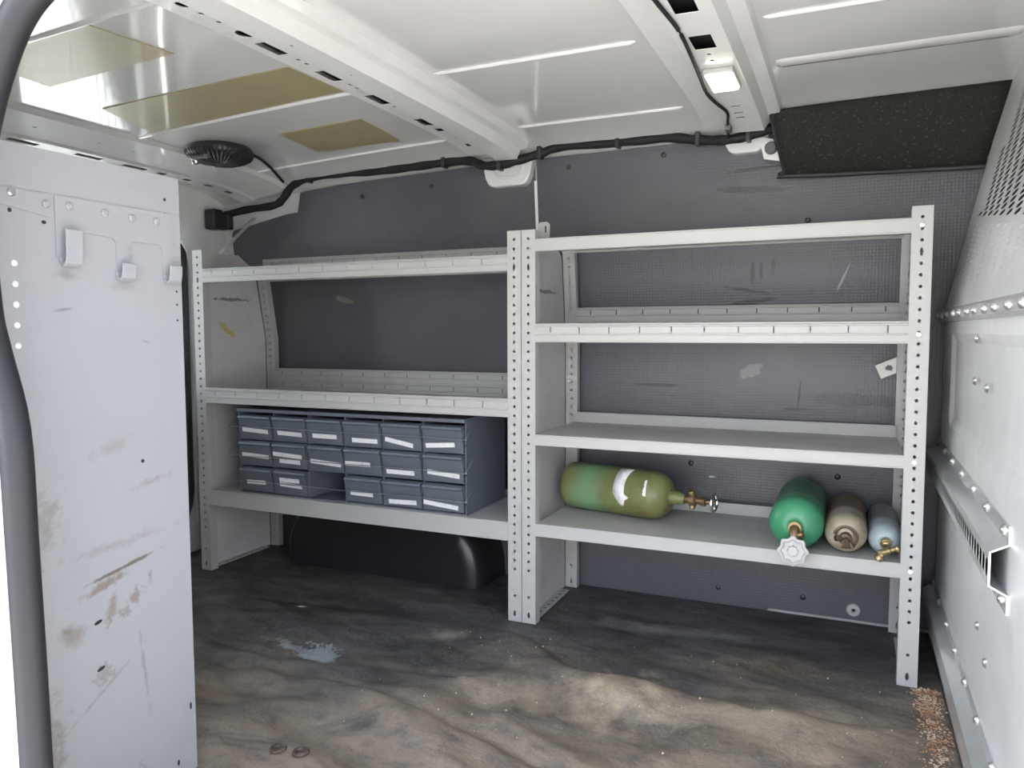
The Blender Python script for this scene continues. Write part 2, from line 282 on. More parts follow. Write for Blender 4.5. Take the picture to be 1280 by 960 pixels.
def smooth_path(pts, n=6):
    out = []
    P = [Vector(p) for p in pts]
    for i in range(len(P)-1):
        p0 = P[max(i-1, 0)]; p1 = P[i]; p2 = P[i+1]; p3 = P[min(i+2, len(P)-1)]
        for k in range(n):
            t = k/n
            out.append(0.5*((2*p1)+(p2-p0)*t+(2*p0-5*p1+4*p2-p3)*t*t+(-p0+3*p1-3*p2+p3)*t**3))
    out.append(P[-1]); return out
def tube(bm, pts, r, seg=10, r2=None, up=(0, 1, 0), cap=True):
    """round (or elliptic: r along side, r2 along up) tube through pts"""
    r2 = r if r2 is None else r2
    pts = [Vector(p) for p in pts]; rings = []; U = Vector(up)
    for i, p in enumerate(pts):
        t = (pts[min(i+1, len(pts)-1)]-pts[max(i-1, 0)]).normalized()
        s = t.cross(U)
        if s.length < 1e-4: s = t.cross(Vector((1, 0.01, 0)))
        s.normalize(); w = s.cross(t).normalized()
        rr = r(i/(len(pts)-1)) if callable(r) else r
        ww = rr if callable(r) else r2
        rings.append([bm.verts.new(p+s*rr*math.cos(2*PI*k/seg)+w*ww*math.sin(2*PI*k/seg)) for k in range(seg)])
    for a, b in zip(rings, rings[1:]):
        for k in range(seg): bm.faces.new((a[k], a[(k+1) % seg], b[(k+1) % seg], b[k]))
    if cap: bm.faces.new(rings[0][::-1]); bm.faces.new(rings[-1])
def plate(bm, us, vs, holes, f, round_=True, boss=None):
    """sheet of cells with holes: holes[(i,j)] = (half width, half height[, du, dv]); f maps (u,v) to a point.  boss: cells raised in the middle by w"""
    cache = {}
    def V(u, v, w=0):
        k = (round(u, 6), round(v, 6), w)
        if k not in cache: cache[k] = bm.verts.new(f(u, v) if w == 0 else f(u, v, w))
        return cache[k]
    for i in range(len(us)-1):
        for j in range(len(vs)-1):
            a, b, c, d = us[i], us[i+1], vs[j], vs[j+1]
            h = holes.get((i, j)); bo = boss.get((i, j)) if boss else None
            if not h and not bo:
                bm.faces.new((V(a, c), V(b, c), V(b, d), V(a, d))); continue
            hw, hh = (h or bo)[:2]; cu, cv = (a+b)/2, (c+d)/2
            if h and len(h) > 2: cu += h[2]; cv += h[3]
            if round_:
                inn = [(cu+hw*math.cos(t), cv+hh*math.sin(t)) for t in [PI*(k/4+0.25) for k in range(8)]]
            else:
                inn = [(cu+hw, cv+hh), (cu, cv+hh), (cu-hw, cv+hh), (cu-hw, cv), (cu-hw, cv-hh), (cu, cv-hh), (cu+hw, cv-hh), (cu+hw, cv)]
            I = [bm.verts.new(f(*p)) for p in inn]
            C = [V(b, d), V(a, d), V(a, c), V(b, c)]
            for k in range(4):
                c0, c1 = C[k], C[(k+1) % 4]
                bm.faces.new((c0, c1, I[(2*k+2) % 8], I[2*k+1])); bm.faces.new((c0, I[2*k+1], I[2*k]))
            if bo:
                m = bm.verts.new(f(cu, cv, bo[2]))
                for k in range(8): bm.faces.new((I[k], I[(k+1) % 8], m))
def obj(name, bm, m, parent=None, solid=0.0, smooth=False, offset=-1, bev=0.0):
    bmesh.ops.recalc_face_normals(bm, faces=bm.faces) if solid == 0 else None
    me = bpy.data.meshes.new(name); bm.to_mesh(me); bm.free()
    o = bpy.data.objects.new(name, me); COL.objects.link(o); me.materials.append(m)
    if parent: o.parent = parent
    if smooth:
        for p in me.polygons: p.use_smooth = True
        try: me.set_sharp_from_angle(angle=math.radians(38))
        except Exception: pass
    if solid:
        s = o.modifiers.new('sheet', 'SOLIDIFY'); s.thickness = solid; s.offset = offset
    if bev:
        b = o.modifiers.new('bevel', 'BEVEL'); b.width = bev; b.segments = 2; b.limit_method = 'ANGLE'
    return o
def tag(o, label=None, cat=None, group=None, kind=None):
    if label: o['label'] = label
    if cat: o['category'] = cat
    if group: o['group'] = group
    if kind: o['kind'] = kind
    return o
def struct(o): o['kind'] = 'structure'; return o
def thing(name, label, cat, loc=(0, 0, 0), rz=0, group=None):
    o = bpy.data.objects.new(name, None); COL.objects.link(o); o.location = loc; o.rotation_euler = (0, 0, rz); o.empty_display_size = 0.05
    return tag(o, label, cat, group)
def lin(a, b, n): return [a+(b-a)*i/n for i in range(n+1)]

# ------------------------------------------------------------------ the van body
def zroof(y, x=0.0):
    t = (y+0.5)/0.9
    return 1.506-0.008*t*t-0.06*t**8-0.036*max(0.0, (-0.33-x)/0.85)**1.2
def ywall(z): return 0.405 if z < 0.85 else 0.405-0.060*(z-0.85)/0.62

# ground outside
bm = B(); box(bm, (-25, -25, -0.62), (25, 25, -0.55)); struct(obj('ground', bm, M_ground))

# floor: rumpled rubber mat
CREASES = [([(-0.60, -0.58), (-0.494, -0.557), (-0.247, -0.548), (0.052, -0.628), (0.289, -0.68), (0.5, -0.72)], 0.012, 0.030),
           ([(-0.05, -0.04), (0.06, -0.09), (0.206, -0.224), (0.364, -0.312), (0.537, -0.294), (0.723, -0.333), (0.999, -0.249)], 0.016, 0.032),
           ([(-1.103, -0.20), (-0.658, -0.13), (-0.229, -0.07), (0.0, -0.09)], 0.012, 0.035),
           ([(-0.72, -0.48), (-0.5, -0.50), (-0.25, -0.42), (0.0, -0.43)], 0.008, 0.028),
           ([(0.45, -0.12), (0.7, -0.16), (0.98, -0.13)], 0.009, 0.028)]
def bumps(x, y):
    from mathutils import noise as mn
    amp = max(0.0, min(1.0, (-0.06-y)/0.22)); amp = amp*min(1, max(0, (1.10-x)/0.15))
    if x < -0.27 and y < -0.9: amp *= max(0, min(1, (y+0.97)/0.05)) if y < -0.92 else 1
    n = mn.noise(Vector((x*3.0, y*4.6, 1.3)))*1.15 + mn.noise(Vector((x*7+3, y*9, 4.1)))*0.6 + mn.noise(Vector((x*17+3, y*22, 9.1)))*0.12
    rid = 1-abs(mn.noise(Vector((x*2.3+5, y*5.0+x*1.3, 7.7))))*3.0
    h = 0.016*n+0.012*max(0, rid)
    for cx, cy, r, a in ((0.43, -0.36, 0.13, 0.034), (0.15, -0.40, 0.15, 0.020), (-0.02, -0.62, 0.14, 0.020), (0.72, -0.34, 0.16, 0.018), (0.33, -0.24, 0.07, -0.034), (0.52, -0.22, 0.06, -0.03), (0.10, -0.52, 0.07, -0.016)):
        h += a*math.exp(-((x-cx)**2+((y-cy)*1.3)**2)/r**2)
    for pl, a, w in CREASES:
        best = 9.0
        for (ax_, ay_), (bx_, by_) in zip(pl, pl[1:]):
            dx, dy = bx_-ax_, by_-ay_; t = max(0, min(1, ((x-ax_)*dx+(y-ay_)*dy)/(dx*dx+dy*dy)))
            ex, ey = x-ax_-t*dx, y-ay_-t*dy; sd = (dx*ey-dy*ex)/math.hypot(dx, dy); q = math.hypot(ex, ey)
            if q < abs(best): best = q if sd > 0 else -q
        # ridge on the near side, sharp valley behind it
        h += a*(math.exp(-((best+w*1.1)/(w*1.5))**2)-1.1*math.exp(-((best-w*0.25)/(w*0.6))**2))
    return -0.001 + max(-0.024, min(0.05, h))*amp
bm = B(); nx, ny = 240, 170
vs = [[bm.verts.new((x, y, bumps(x, y))) for x in lin(-1.52, 1.112, nx)] for y in lin(-1.36, 0.40, ny)]
for j in range(ny):
    for i in range(nx): bm.faces.new((vs[j][i], vs[j][i+1], vs[j+1][i+1], vs[j+1][i]))
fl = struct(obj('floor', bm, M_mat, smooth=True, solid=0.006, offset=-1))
bm = B(); box(bm, (-1.60, -1.40, -0.06), (1.90, 0.44, -0.026)); struct(obj('floor_pan', bm, M_white, parent=fl))
for x, y in ((-0.181, -0.862), (-0.128, -0.855)):
    bm = B(); z = bumps(x, y); lathe(bm, [(0.008, z+0.001), (0.009, z+0.005), (0.015, z+0.006), (0.018, z+0.003), (0.018, z-0.004)], 20, (x, y, 0)); lathe(bm, [(0, z+0.002), (0.008, z+0.001)], 16, (x, y, 0))
    obj('anchor_eyelet', bm, M_rust, parent=fl, smooth=True)

# ceiling skin with swages
bm = B()
ys = lin(-1.40, 0.40, 36); xs = lin(-1.56, -0.3, 18)+[0.4, 1.0, 1.9]
cv = [[bm.verts.new((x, y, zroof(y, x))) for x in xs] for y in ys]
for j in range(len(ys)-1):
    for i in range(len(xs)-1): bm.faces.new((cv[j][i], cv[j][i+1], cv[j+1][i+1], cv[j+1][i]))
cv2 = [[bm.verts.new((x, y, zroof(y)+0.02)) for x in (xs[0], xs[-1])] for y in ys]
for j in range(len(ys)-1): bm.faces.new((cv2[j][0], cv2[j+1][0], cv2[j+1][1], cv2[j][1]))
for (x0, x1, y) in ((-1.14, -0.33, -0.35), (-1.14, -0.33, 0.16), (-1.14, -0.33, -0.97), (-0.06, 0.44, -0.39), (-0.06, 0.44, 0.12), (-0.05, 0.44, -0.90),
                    (0.71, 1.20, -0.41), (0.71, 1.20, -0.12), (0.71, 1.20, -0.90)):
    n = 10; w = 0.030 if (x0 > 0.6 and y == -0.12) else 0.007
    tube(bm, [(x0, y, zroof(y, x0)+0.004)]+[(x, y, zroof(y, x)+(0.0 if w < 0.01 else 0.001)) for x in lin(x0+0.012, x1-0.012, n)]+[(x1, y, zroof(y, x1)+0.004)], w, 10, r2=0.006, up=(0, 0, 1))
struct(obj('ceiling', bm, M_roof, smooth=True))

# roof bows
def bow(name, prof, y0, y1, rows, n=40, holes_rect=True):
    """prof: cross-section list (x, drop below skin); rows: {segment index: [(y, half-x, half-y, rect)]} holes in that strip"""
    root = None
    bm = B()
    for s in range(len(prof)-1):
        (xa, da), (xb, db) = prof[s], prof[s+1]
        hs = rows.get(s, [])
        cuts = {round(y0+(y1-y0)*i/n, 4) for i in range(n+1)}
        hh = {}
        for (yc, hx, hy, rc) in hs:
            a, b = yc-hy-0.006, yc+hy+0.006
            cuts = {c for c in cuts if not (a-0.004 < c < b+0.004)} | {round(a, 4), round(b, 4)}
            hh[round(a, 4)] = (hx, hy, rc)
        cuts = sorted(cuts)
        def f(u, v): return (xa+(xb-xa)*u, v, zroof(v, xa+(xb-xa)*u)-(da+(db-da)*u))
        w = math.hypot(xb-xa, db-da)
        for rc in (True, False):
            H = {(0, k): (hh[c][0]/w, hh[c][1]) for k, c in enumerate(cuts[:-1]) if c in hh and hh[c][2] == rc}
            allh = {k for k, c in enumerate(cuts[:-1]) if c in hh}
            sub = B()
            if rc:
                plate(bm, [0, 1], cuts, {**H, **{}}, f, round_=False) if not any(hh[c][2] is False for c in hh) else None
            elif any(hh[c][2] is False for c in hh):
                # mixed rows: build cell by cell
                for k in range(len(cuts)-1):
                    c = cuts[k]; h = {(0, 0): (hh[c][0]/w, hh[c][1])} if c in hh else {}
                    plate(bm, [0, 1], cuts[k:k+2], h, f, round_=not (c in hh and hh[c][2]))
            sub.free()
    bmesh.ops.remove_doubles(bm, verts=bm.verts, dist=1e-5)
    o = struct(obj(name, bm, M_white, solid=0.0015, offset=0))
    return o
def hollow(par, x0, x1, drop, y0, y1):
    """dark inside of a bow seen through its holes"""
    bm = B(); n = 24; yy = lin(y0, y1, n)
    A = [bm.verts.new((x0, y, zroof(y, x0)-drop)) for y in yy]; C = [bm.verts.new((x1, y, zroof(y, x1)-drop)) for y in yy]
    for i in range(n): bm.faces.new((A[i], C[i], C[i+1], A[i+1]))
    obj('hollow_shade', bm, M_hole, parent=par, solid=0.001)  # near-black sheet stands in for the shade inside the bow

def rc(ys_, hx, hy): return [(y, hx, hy, True) for y in ys_]
def dots(ys_, r=0.004): return [(y, r, r*1.3, False) for y in ys_]
b1 = bow('trim_1', [(-0.300, 0.0), (-0.292, 0.026), (-0.205, 0.028), (-0.194, 0.052), (-0.120, 0.054), (-0.108, 0.026), (-0.085, 0.022), (-0.078, 0.0)], -1.34, 0.245,
    {1: dots((-0.99,), 0.011)+dots((-0.945, -0.90), 0.005)+[(-0.833, 0.017, 0.021, False)]+rc((-0.745, -0.55), 0.021, 0.038)+dots((-0.67, -0.64, -0.48, -0.45, -0.28), 0.0055)+rc((-0.348,), 0.021, 0.042)+rc((-0.117,), 0.019, 0.036)+rc((-0.028,), 0.014, 0.016)+dots((0.07,), 0.005)+rc((0.15,), 0.008, 0.014),
     3: dots((-0.80, -0.60, -0.42, -0.20, 0.02, 0.16))})
hollow(b1, -0.292, -0.205, 0.006, -1.3, 0.235)
b2 = bow('trim_2', [(0.470, 0.0), (0.478, 0.016), (0.535, 0.018), (0.546, 0.042), (0.645, 0.044), (0.660, 0.020), (0.690, 0.016), (0.695, 0.0)], -1.34, 0.245,
    {3: rc((-0.90, -0.642, -0.444), 0.022, 0.040)+dots((-0.37, -0.33, -0.12), 0.005)+rc((0.03, 0.09, 0.13), 0.012, 0.006)})
hollow(b2, 0.548, 0.642, 0.012, -1.3, 0.235)
b3 = bow('trim_3', [(-1.118, 0.0), (-1.132, 0.012), (-1.285, 0.026), (-1.296, 0.032), (-1.352, 0.034), (-1.362, 0.015), (-1.37, 0.0)], -1.34, 0.325,
    {3: rc((-0.58, -0.37, -0.20), 0.012, 0.045)+rc((-0.09, 0.02, 0.12, 0.22), 0.010, 0.016), 1: dots((-0.62, -0.42, -0.30, -0.08, 0.05, 0.18))})
hollow(b3, -1.30, -1.348, 0.018, -1.3, 0.31)
# bow end pads on the far wall
def pad(par, xa, xb, zb, zt):
    bm = B(); r = 0.028; pts = [(xa-0.018, zt), (xa-0.004, zb+0.03)]
    pts += [(xa+r-r*math.cos(t), zb+r-r*math.sin(t)) for t in lin(0.35, PI/2, 5)]
    pts += [(xb-r+r*math.sin(t), zb+r-r*math.cos(t)) for t in lin(0, PI/2-0.35, 5)]
    pts += [(xb+0.004, zb+0.03), (xb+0.020, zt)]
    prism(bm, pts, 'Y', ywall(zb)-0.035, ywall(zb)+0.012)
    o = obj('end_pad', bm, M_white, parent=par, bev=0.006, smooth=True)
    bm = B(); m = (xa+xb)/2; w = (xb-xa)/2-0.022
    tube(bm, smooth_path([(m-w, ywall(zb)-0.036, zt-0.01), (m-w*0.75, ywall(zb)-0.036, zb+0.038), (m, ywall(zb)-0.036, zb+0.028), (m+w*0.75, ywall(zb)-0.036, zb+0.038), (m+w, ywall(zb)-0.036, zt-0.01)], 5), 0.004, 6)
    obj('pressed_ridge', bm, M_white, parent=o, smooth=True)
pad(b1, -0.268, -0.112, 1.366, 1.466); pad(b2, 0.530, 0.640, 1.402, 1.466)

# far wall: white steel with dark lining panels in front
bm = B(); pr = [(0.425, -0.03), (0.425, 0.85), (0.365, 1.47), (0.40, 1.49), (0.46, 0.85), (0.46, -0.03)]
prism(bm, pr, 'X', -1.54, 1.9); wf = struct(obj('wall_far', bm, M_white))
def lining(name, top, z0, x0, x1):
    """dark plastic sheet following the wall; top: polyline (x, z)"""
    bm = B(); cols = []
    for x, zt in top:
        zs_ = [-0.012 if x < 0.66 else 0.005, 0.45, 0.85]
        zz = zs_+[0.85+(zt-0.85)*k/4 for k in range(1, 5)]
        cols.append([bm.verts.new((x, ywall(z), z)) for z in zz])
    for a, b in zip(cols, cols[1:]):
        for k in range(len(a)-1): bm.faces.new((a[k], b[k], b[k+1], a[k+1]))
    return obj(name, bm, M_panel, parent=wf, solid=0.004, offset=-1)
lp = lining('lining_panel', [(-1.45, 1.275), (-1.44, 1.29), (-1.16, 1.338), (-1.105, 1.342), (-1.085, 1.415), (-0.9, 1.428), (-0.34, 1.447), (-0.101, 1.45)], 0.02, 0, 0)
rp_ = lining('lining_panel', [(-0.093, 1.45), (0.2, 1.452), (0.655, 1.455), (0.67, 1.455), (1.108, 1.455), (1.34, 1.455)], 0.018, 0, 0)
for (x, z) in ((0.335, 1.425), (0.929-0.0, 0.125), (0.77, 0.055), (0.515, 0.052), (0.859, 0.438), (0.423, 0.449), (0.02, 1.415), (-0.50, 1.395), (-0.80, 1.38), (0.76, 1.20)):
    if abs(x-0.929) < 1e-6: continue
    bm = B(); lathe(bm, [(0.0, 0.005), (0.005, 0.005), (0.0085, 0.003), (0.009, 0.0)], 14, (x, ywall(z), z), (0, -1, 0))
    obj('push_pin', bm, M_black, parent=(lp if x < -0.1 else rp_), smooth=True)
bm = B(); cols = [[bm.verts.new((x, ywall(z)-0.004, z)) for z in (1.16, 1.26, 1.38)] for x in (-0.1025, -0.0925)]
for k in range(2): bm.faces.new((cols[0][k], cols[1][k], cols[1][k+1], cols[0][k+1]))
obj('seam_strip', bm, M_outer, parent=wf, solid=0.002)
# white plug low on the panel
t = tag(obj('wall_plug', (lambda bm: (lathe(bm, [(0.0045, 0.002), (0.007, 0.006), (0.017, 0.005), (0.020, 0.0)], 20, (0, 0, 0), (0, -1, 0)), bm)[1])(B()), M_wheelw, smooth=True),
        'round white plug with a dark centre low on the dark wall', 'plug'); t.location = (0.913, 0.4045, 0.036)
bm = B(); lathe(bm, [(0, 0.003), (0.005, 0.003)], 14, (0, 0, 0), (0, -1, 0)); obj('centre_hole', bm, M_hole, parent=t)

# wheel arch under the left shelves
bm = B(); n = 28; prof = []
for i in range(n+1):
    a = PI*i/n; prof.append((-0.66-0.42*math.cos(a), 0.32*math.sin(a)**0.75))
rows_ = []
for k, (sc, y) in enumerate(((1.0, 0.404), (1.0, 0.26), (0.985, 0.225), (0.94, 0.205), (0.86, 0.200), (0.3, 0.198))):
    rows_.append([bm.verts.new((-0.68+(x+0.68)*sc, y, max(z*sc, 0.0)-0.0)) for x, z in prof])
for a, b in zip(rows_, rows_[1:]):
    for i in range(n): bm.faces.new((a[i], a[i+1], b[i+1], b[i]))
bm.faces.new(rows_[-1])
wa = struct(obj('trim_4', bm, M_liner, smooth=True))

# near wall with the sliding door opening
op = [(-0.103, -0.06), (-0.103, 0.28), (-0.110, 0.571), (-0.116, 0.745), (-0.148, 0.852), (-0.163, 0.91), (-0.170, 1.03), (-0.163, 1.11), (-0.142, 1.175), (-0.112, 1.225), (-0.078, 1.262), (-0.036, 1.287), (0.03, 1.308), (0.12, 1.316), (1.10, 1.316)]
opo = [Vector((x-0.035 if z < 1.05 else x-0.03*max(0, (0.12-x)/0.28), 0, z+(0.035 if z > 1.25 else 0.02 if z > 1.15 else 0))) for x, z in op]
bm = B()
def ring(y):
    inner = [(p.x, y, p.z) for p in opo] + [(1.16, y, 1.351), (1.16, y, -0.06)]
    outer = [(-1.56, y, -0.06)] + [(-1.56, y, p.z) for p in opo[1:8]] + [(-1.56, y, 1.30), (-1.0, y, 1.47), (-0.6, y, 1.47), (-0.3, y, 1.47), (-0.1, y, 1.47), (0.0, y, 1.47), (0.12, y, 1.47)] + [(1.9, y, 1.47), (1.9, y, -0.06)]
    return inner, outer
I0, O0 = ring(-1.425); I1, O1 = ring(-1.375)
O0 = O0[:len(I0)] if len(O0) >= len(I0) else O0; O1 = O1[:len(I1)]
iv0 = [bm.verts.new(p) for p in I0]; ov0 = [bm.verts.new(p) for p in O0]; iv1 = [bm.verts.new(p) for p in I1]; ov1 = [bm.verts.new(p) for p in O1]
for i in range(len(iv0)-1):
    bm.faces.new((iv0[i], iv0[i+1], ov0[i+1], ov0[i])); bm.faces.new((iv1[i], ov1[i], ov1[i+1], iv1[i+1])); bm.faces.new((iv0[i], iv1[i], iv1[i+1], iv0[i+1]))
wnr = struct(obj('wall_near', bm, M_outer, smooth=False))
# roof side outside
bm = B(); prism(bm, [(-1.375, 1.45), (-1.425, 1.45), (-1.40, 1.55), (-1.2, 1.60), (-1.2, 1.56)], 'X', -1.56, 1.9); obj('roof_rail', bm, M_outer, parent=wnr)

# rear wall with door aperture, rear doors and their heated windows
def rrect(y0, y1, z0, z1, r, n=6):
    out = []
    for cy, cz, a0 in ((y1-r, z1-r, 0), (y0+r, z1-r, PI/2), (y0+r, z0+r, PI), (y1-r, z0+r, 1.5*PI)):
        out += [(cy+r*math.cos(a0+PI/2*k/n), cz+r*math.sin(a0+PI/2*k/n)) for k in range(n+1)]
    return out
def frame_ring(bm, inner, outer, x0, x1):
    n = len(inner)
    A = [bm.verts.new((x0, *p)) for p in inner]; Bo = [bm.verts.new((x0, *p)) for p in outer]; C = [bm.verts.new((x1, *p)) for p in inner]; D = [bm.verts.new((x1, *p)) for p in outer]
    for i in range(n):
        j = (i+1) % n
        bm.faces.new((A[i], A[j], Bo[j], Bo[i])); bm.faces.new((C[i], D[i], D[j], C[j])); bm.faces.new((A[i], C[i], C[j], A[j])); bm.faces.new((Bo[i], Bo[j], D[j], D[i]))
bm = B(); frame_ring(bm, rrect(-1.14, 0.17, 0.03, 1.40, 0.22), rrect(-1.40, 0.425, -0.03, 1.45, 0.02), -1.50, -1.545)
wl = struct(obj('wall_left', bm, M_white))
bm = B()
lay = [(-1.498, y, z) for y, z in rrect(-1.125, 0.152, 0.045, 1.385, 0.21)]; tube(bm, lay+[lay[0]], 0.014, 8, up=(1, 0, 0), cap=False)
obj('door_gasket', bm, M_black, parent=wl, smooth=True)
# white perforated flange round the door aperture (its far upright is seen behind the left shelves)
fp = [Vector((-1.485, y, z)) for y, z in ((0.168, 0.10), (0.168, 0.6), (0.168, 1.12), (0.155, 1.185), (0.125, 1.235), (0.08, 1.265), (0.0, 1.28))]
fpo = [Vector((-1.485, y, z)) for y, z in ((0.225, 0.10), (0.225, 0.6), (0.228, 1.13), (0.215, 1.215), (0.18, 1.28), (0.12, 1.32), (0.0, 1.345))]
bm = B(); 
for i in range(len(fp)-1): quad(bm, fp[i], fpo[i], fpo[i+1], fp[i+1])
bmesh.ops.remove_doubles(bm, verts=bm.verts, dist=1e-5)
t5 = struct(obj('trim_5', bm, M_outer, solid=0.012, offset=0))
for y, z, h in ((0.195, 1.19, 0.005), (0.20, 1.12, 0.006), (0.195, 1.05, 0.005), (0.20, 0.93, 0.007), (0.195, 0.80, 0.005), (0.187, 0.42, 0.045), (0.195, 0.27, 0.006), (0.20, 0.62, 0.005), (0.195, 0.16, 0.006)):
    bm = B(); w = 0.012 if h > 0.02 else 0.005; box(bm, (-1.4782, y-w, z-h), (-1.4770, y+w, z+h), 0.0)
    obj('flange_slot', bm, M_hole, parent=t5)
def rear_door(k, y0, y1):
    wy0, wy1 = y0+0.09, y1-0.09
    bm = B(); frame_ring(bm, rrect(wy0, wy1, 0.70, 1.385, 0.05), rrect(y0, y1, -0.05, 1.44, 0.04), -1.55, -1.60)
    d = struct(obj('door_%d' % k, bm, M_white))
    bm = B(); box(bm, (-1.578, wy0-0.01, 0.69), (-1.574, wy1+0.01, 1.395)); w = struct(obj('window_%d' % k, bm, M_glass, parent=d))
    n = 15
    for i in range(n):
        y = wy0+0.03+(wy1-wy0-0.06)*i/(n-1); bm = B(); box(bm, (-1.5735, y-0.0014, 0.72), (-1.5725, y+0.0014, 1.37)); obj('defroster_wire', bm, M_grey, parent=w)
rear_door(1, -0.50, 0.16); rear_door(2, -1.17, -0.51)
# front end of the cab behind the partition
bm = B(); box(bm, (1.88, -1.42, -0.06), (1.92, 0.46, 1.50)); struct(obj('wall_right', bm, M_cab_dark))

# door seal round the opening
sp = [(x-0.028 if z < 1.12 else x-0.024*max(0.0, (0.12-x)/0.28), -1.40, z+(0.0 if z < 1.12 else 0.024*min(1, (x+0.16)/0.10))) for x, z in op]
sp = smooth_path(sp, 5)
ds = thing('door_seal', 'black rubber seal curving round the left side of the door opening', 'seal', (-0.13, -1.40, 0))
loc = Vector((-0.13, -1.40, 0))
def rel(ps, d=(0, 0, 0)): return [Vector(p)-loc+Vector(d) for p in ps]
bm = B(); tube(bm, rel(sp), 0.022, 12, r2=0.020, up=(0, 1, 0)); obj('hollow_bulb', bm, M_seal, parent=ds, smooth=True)
sp2 = [Vector((p[0]-0.032*(1 if p[2] < 1.15 else max(0, min(1, (0.12-p[0])/0.25))), -1.408, p[2]+(0.03*min(1, max(0, (p[2]-1.15)/0.12))))) for p in sp]
bm = B(); tube(bm, rel(sp2), 0.014, 10, r2=0.016, up=(0, 1, 0)); obj('gripping_flange', bm, M_seal, parent=ds, smooth=True)

# ------------------------------------------------------------------ shelving units
def make_post(name, par, x0, x1, y, H, depth, pitch=0.0273, face=-1, m=M_shelf, big=True, top_y=None, z_skip=0.16):
    """perforated channel post: holed face at y, box channel behind"""
    bm = B(); n = int((H-0.02)/pitch); zs = [0.0]+[H-0.012-pitch*(n-i) for i in range(n+1)]+[H]
    zs = [z for k, z in enumerate(zs) if k == 0 or z > 0.004]
    xm = (x0+x1)/2; holes = {}
    for j in range(1, len(zs)-2):
        zc = (zs[j]+zs[j+1])/2
        if 0.10 < zc < 0.30 and face < 0 and zc < z_skip: continue
        if zc < 0.06: continue
        holes[(1, j)] = (0.0040, 0.0044)
    if big:
        k = len(zs)-6; holes[(1, k)] = (0.0040, 0.0105)
    holes[(1, 1)] = (0.0042, 0.0100)
    def yy(z): return y if top_y is None or z < 0.85 else y+(top_y-y)*(z-0.85)/(H-0.85)
    def f(u, v): return (u, yy(v), v)
    plate(bm, [x0, xm-0.012, xm+0.012, x1], zs, holes, f)
    # return flanges and closed back
    seg = [0.0, 0.85, H] if top_y is not None else [0.0, H]
    for a, b in zip(seg, seg[1:]):
        d = depth
        for x in (x0, x1): quad(bm, (x, yy(a), a), (x, yy(a)+d, a), (x, yy(b)+d, b), (x, yy(b), b))
        quad(bm, (x0, yy(a)+d, a), (x1, yy(a)+d, a), (x1, yy(b)+d, b), (x0, yy(b)+d, b))
    quad(bm, (x0, yy(H), H), (x1, yy(H), H), (x1, yy(H)+depth, H), (x0, yy(H)+depth, H))
    bmesh.ops.recalc_face_normals(bm, faces=bm.faces)
    return obj(name, bm, m, parent=par)
def slot_lip(bm, x0, x1, y, zb, zt, slots, crease=True, t=0.0, out=-1):
    """vertical lip with narrow divider slots and rolled edges"""
    if slots:
        us = [x0]; holes = {}
        for s in slots:
            if x0+0.01 < s < x1-0.01: us += [s-0.006, s+0.006]
        us.append(x1)
        zm0, zm1 = zb+(zt-zb)*0.42, zb+(zt-zb)*0.90
        for i in range(1, len(us)-1, 2): holes[(i, 1)] = (0.0017, (zm1-zm0)*0.44)
        plate(bm, us, [zb, zm0, zm1, zt], holes, lambda u, v: (u, y, v), round_=False)
        if crease:
            for z in (zm0, zm1-0.002): tube(bm, [(x0+0.001, y+out*0.0012, z), (x1-0.001, y+out*0.0012, z)], 0.0022, 6)
    else:
        quad(bm, (x0, y, zb), (x1, y, zb), (x1, y, zt), (x0, y, zt))
    tube(bm, [(x0+0.001, y+out*0.0002, zt-0.0015), (x1-0.001, y+out*0.0002, zt-0.0015)], 0.0020, 6)
    tube(bm, [(x0+0.001, y+out*0.0002, zb+0.0015), (x1-0.001, y+out*0.0002, zb+0.0015)], 0.0020, 6)
def make_shelf(par, x0, x1, D, zt, zb, zs, back, slots, bslots, y0=0.0):
    bm = B(); box(bm, (x0, y0+0.003, zs-0.004), (x1, D-0.003, zs))
    quad(bm, (x0, y0+0.022, zb+0.001), (x1, y0+0.022, zb+0.001), (x1, y0+0.022, zs), (x0, y0+0.022, zs))
    quad(bm, (x0, y0, zb+0.001), (x1, y0, zb+0.001), (x1, y0+0.022, zb+0.001), (x0, y0+0.022, zb+0.001))
    s = obj('shelf', bm, M_pan, parent=par)
    bm = B(); slot_lip(bm, x0, x1, y0, zb, zt, slots); obj('front_lip', bm, M_shelf, parent=s, solid=0.0016, offset=0)
    bm = B()
    if back-zs > 0.078 and bslots:
        zm = (back+zs-0.01)/2; slot_lip(bm, x0, x1, D-0.004, zs-0.01, zm, bslots); slot_lip(bm, x0, x1, D-0.004, zm, back, bslots)
    else: slot_lip(bm, x0, x1, D-0.004, zs-0.01, back, bslots)
    obj('back_lip', bm, M_shelf, parent=s, solid=0.0016, offset=0)
    return s
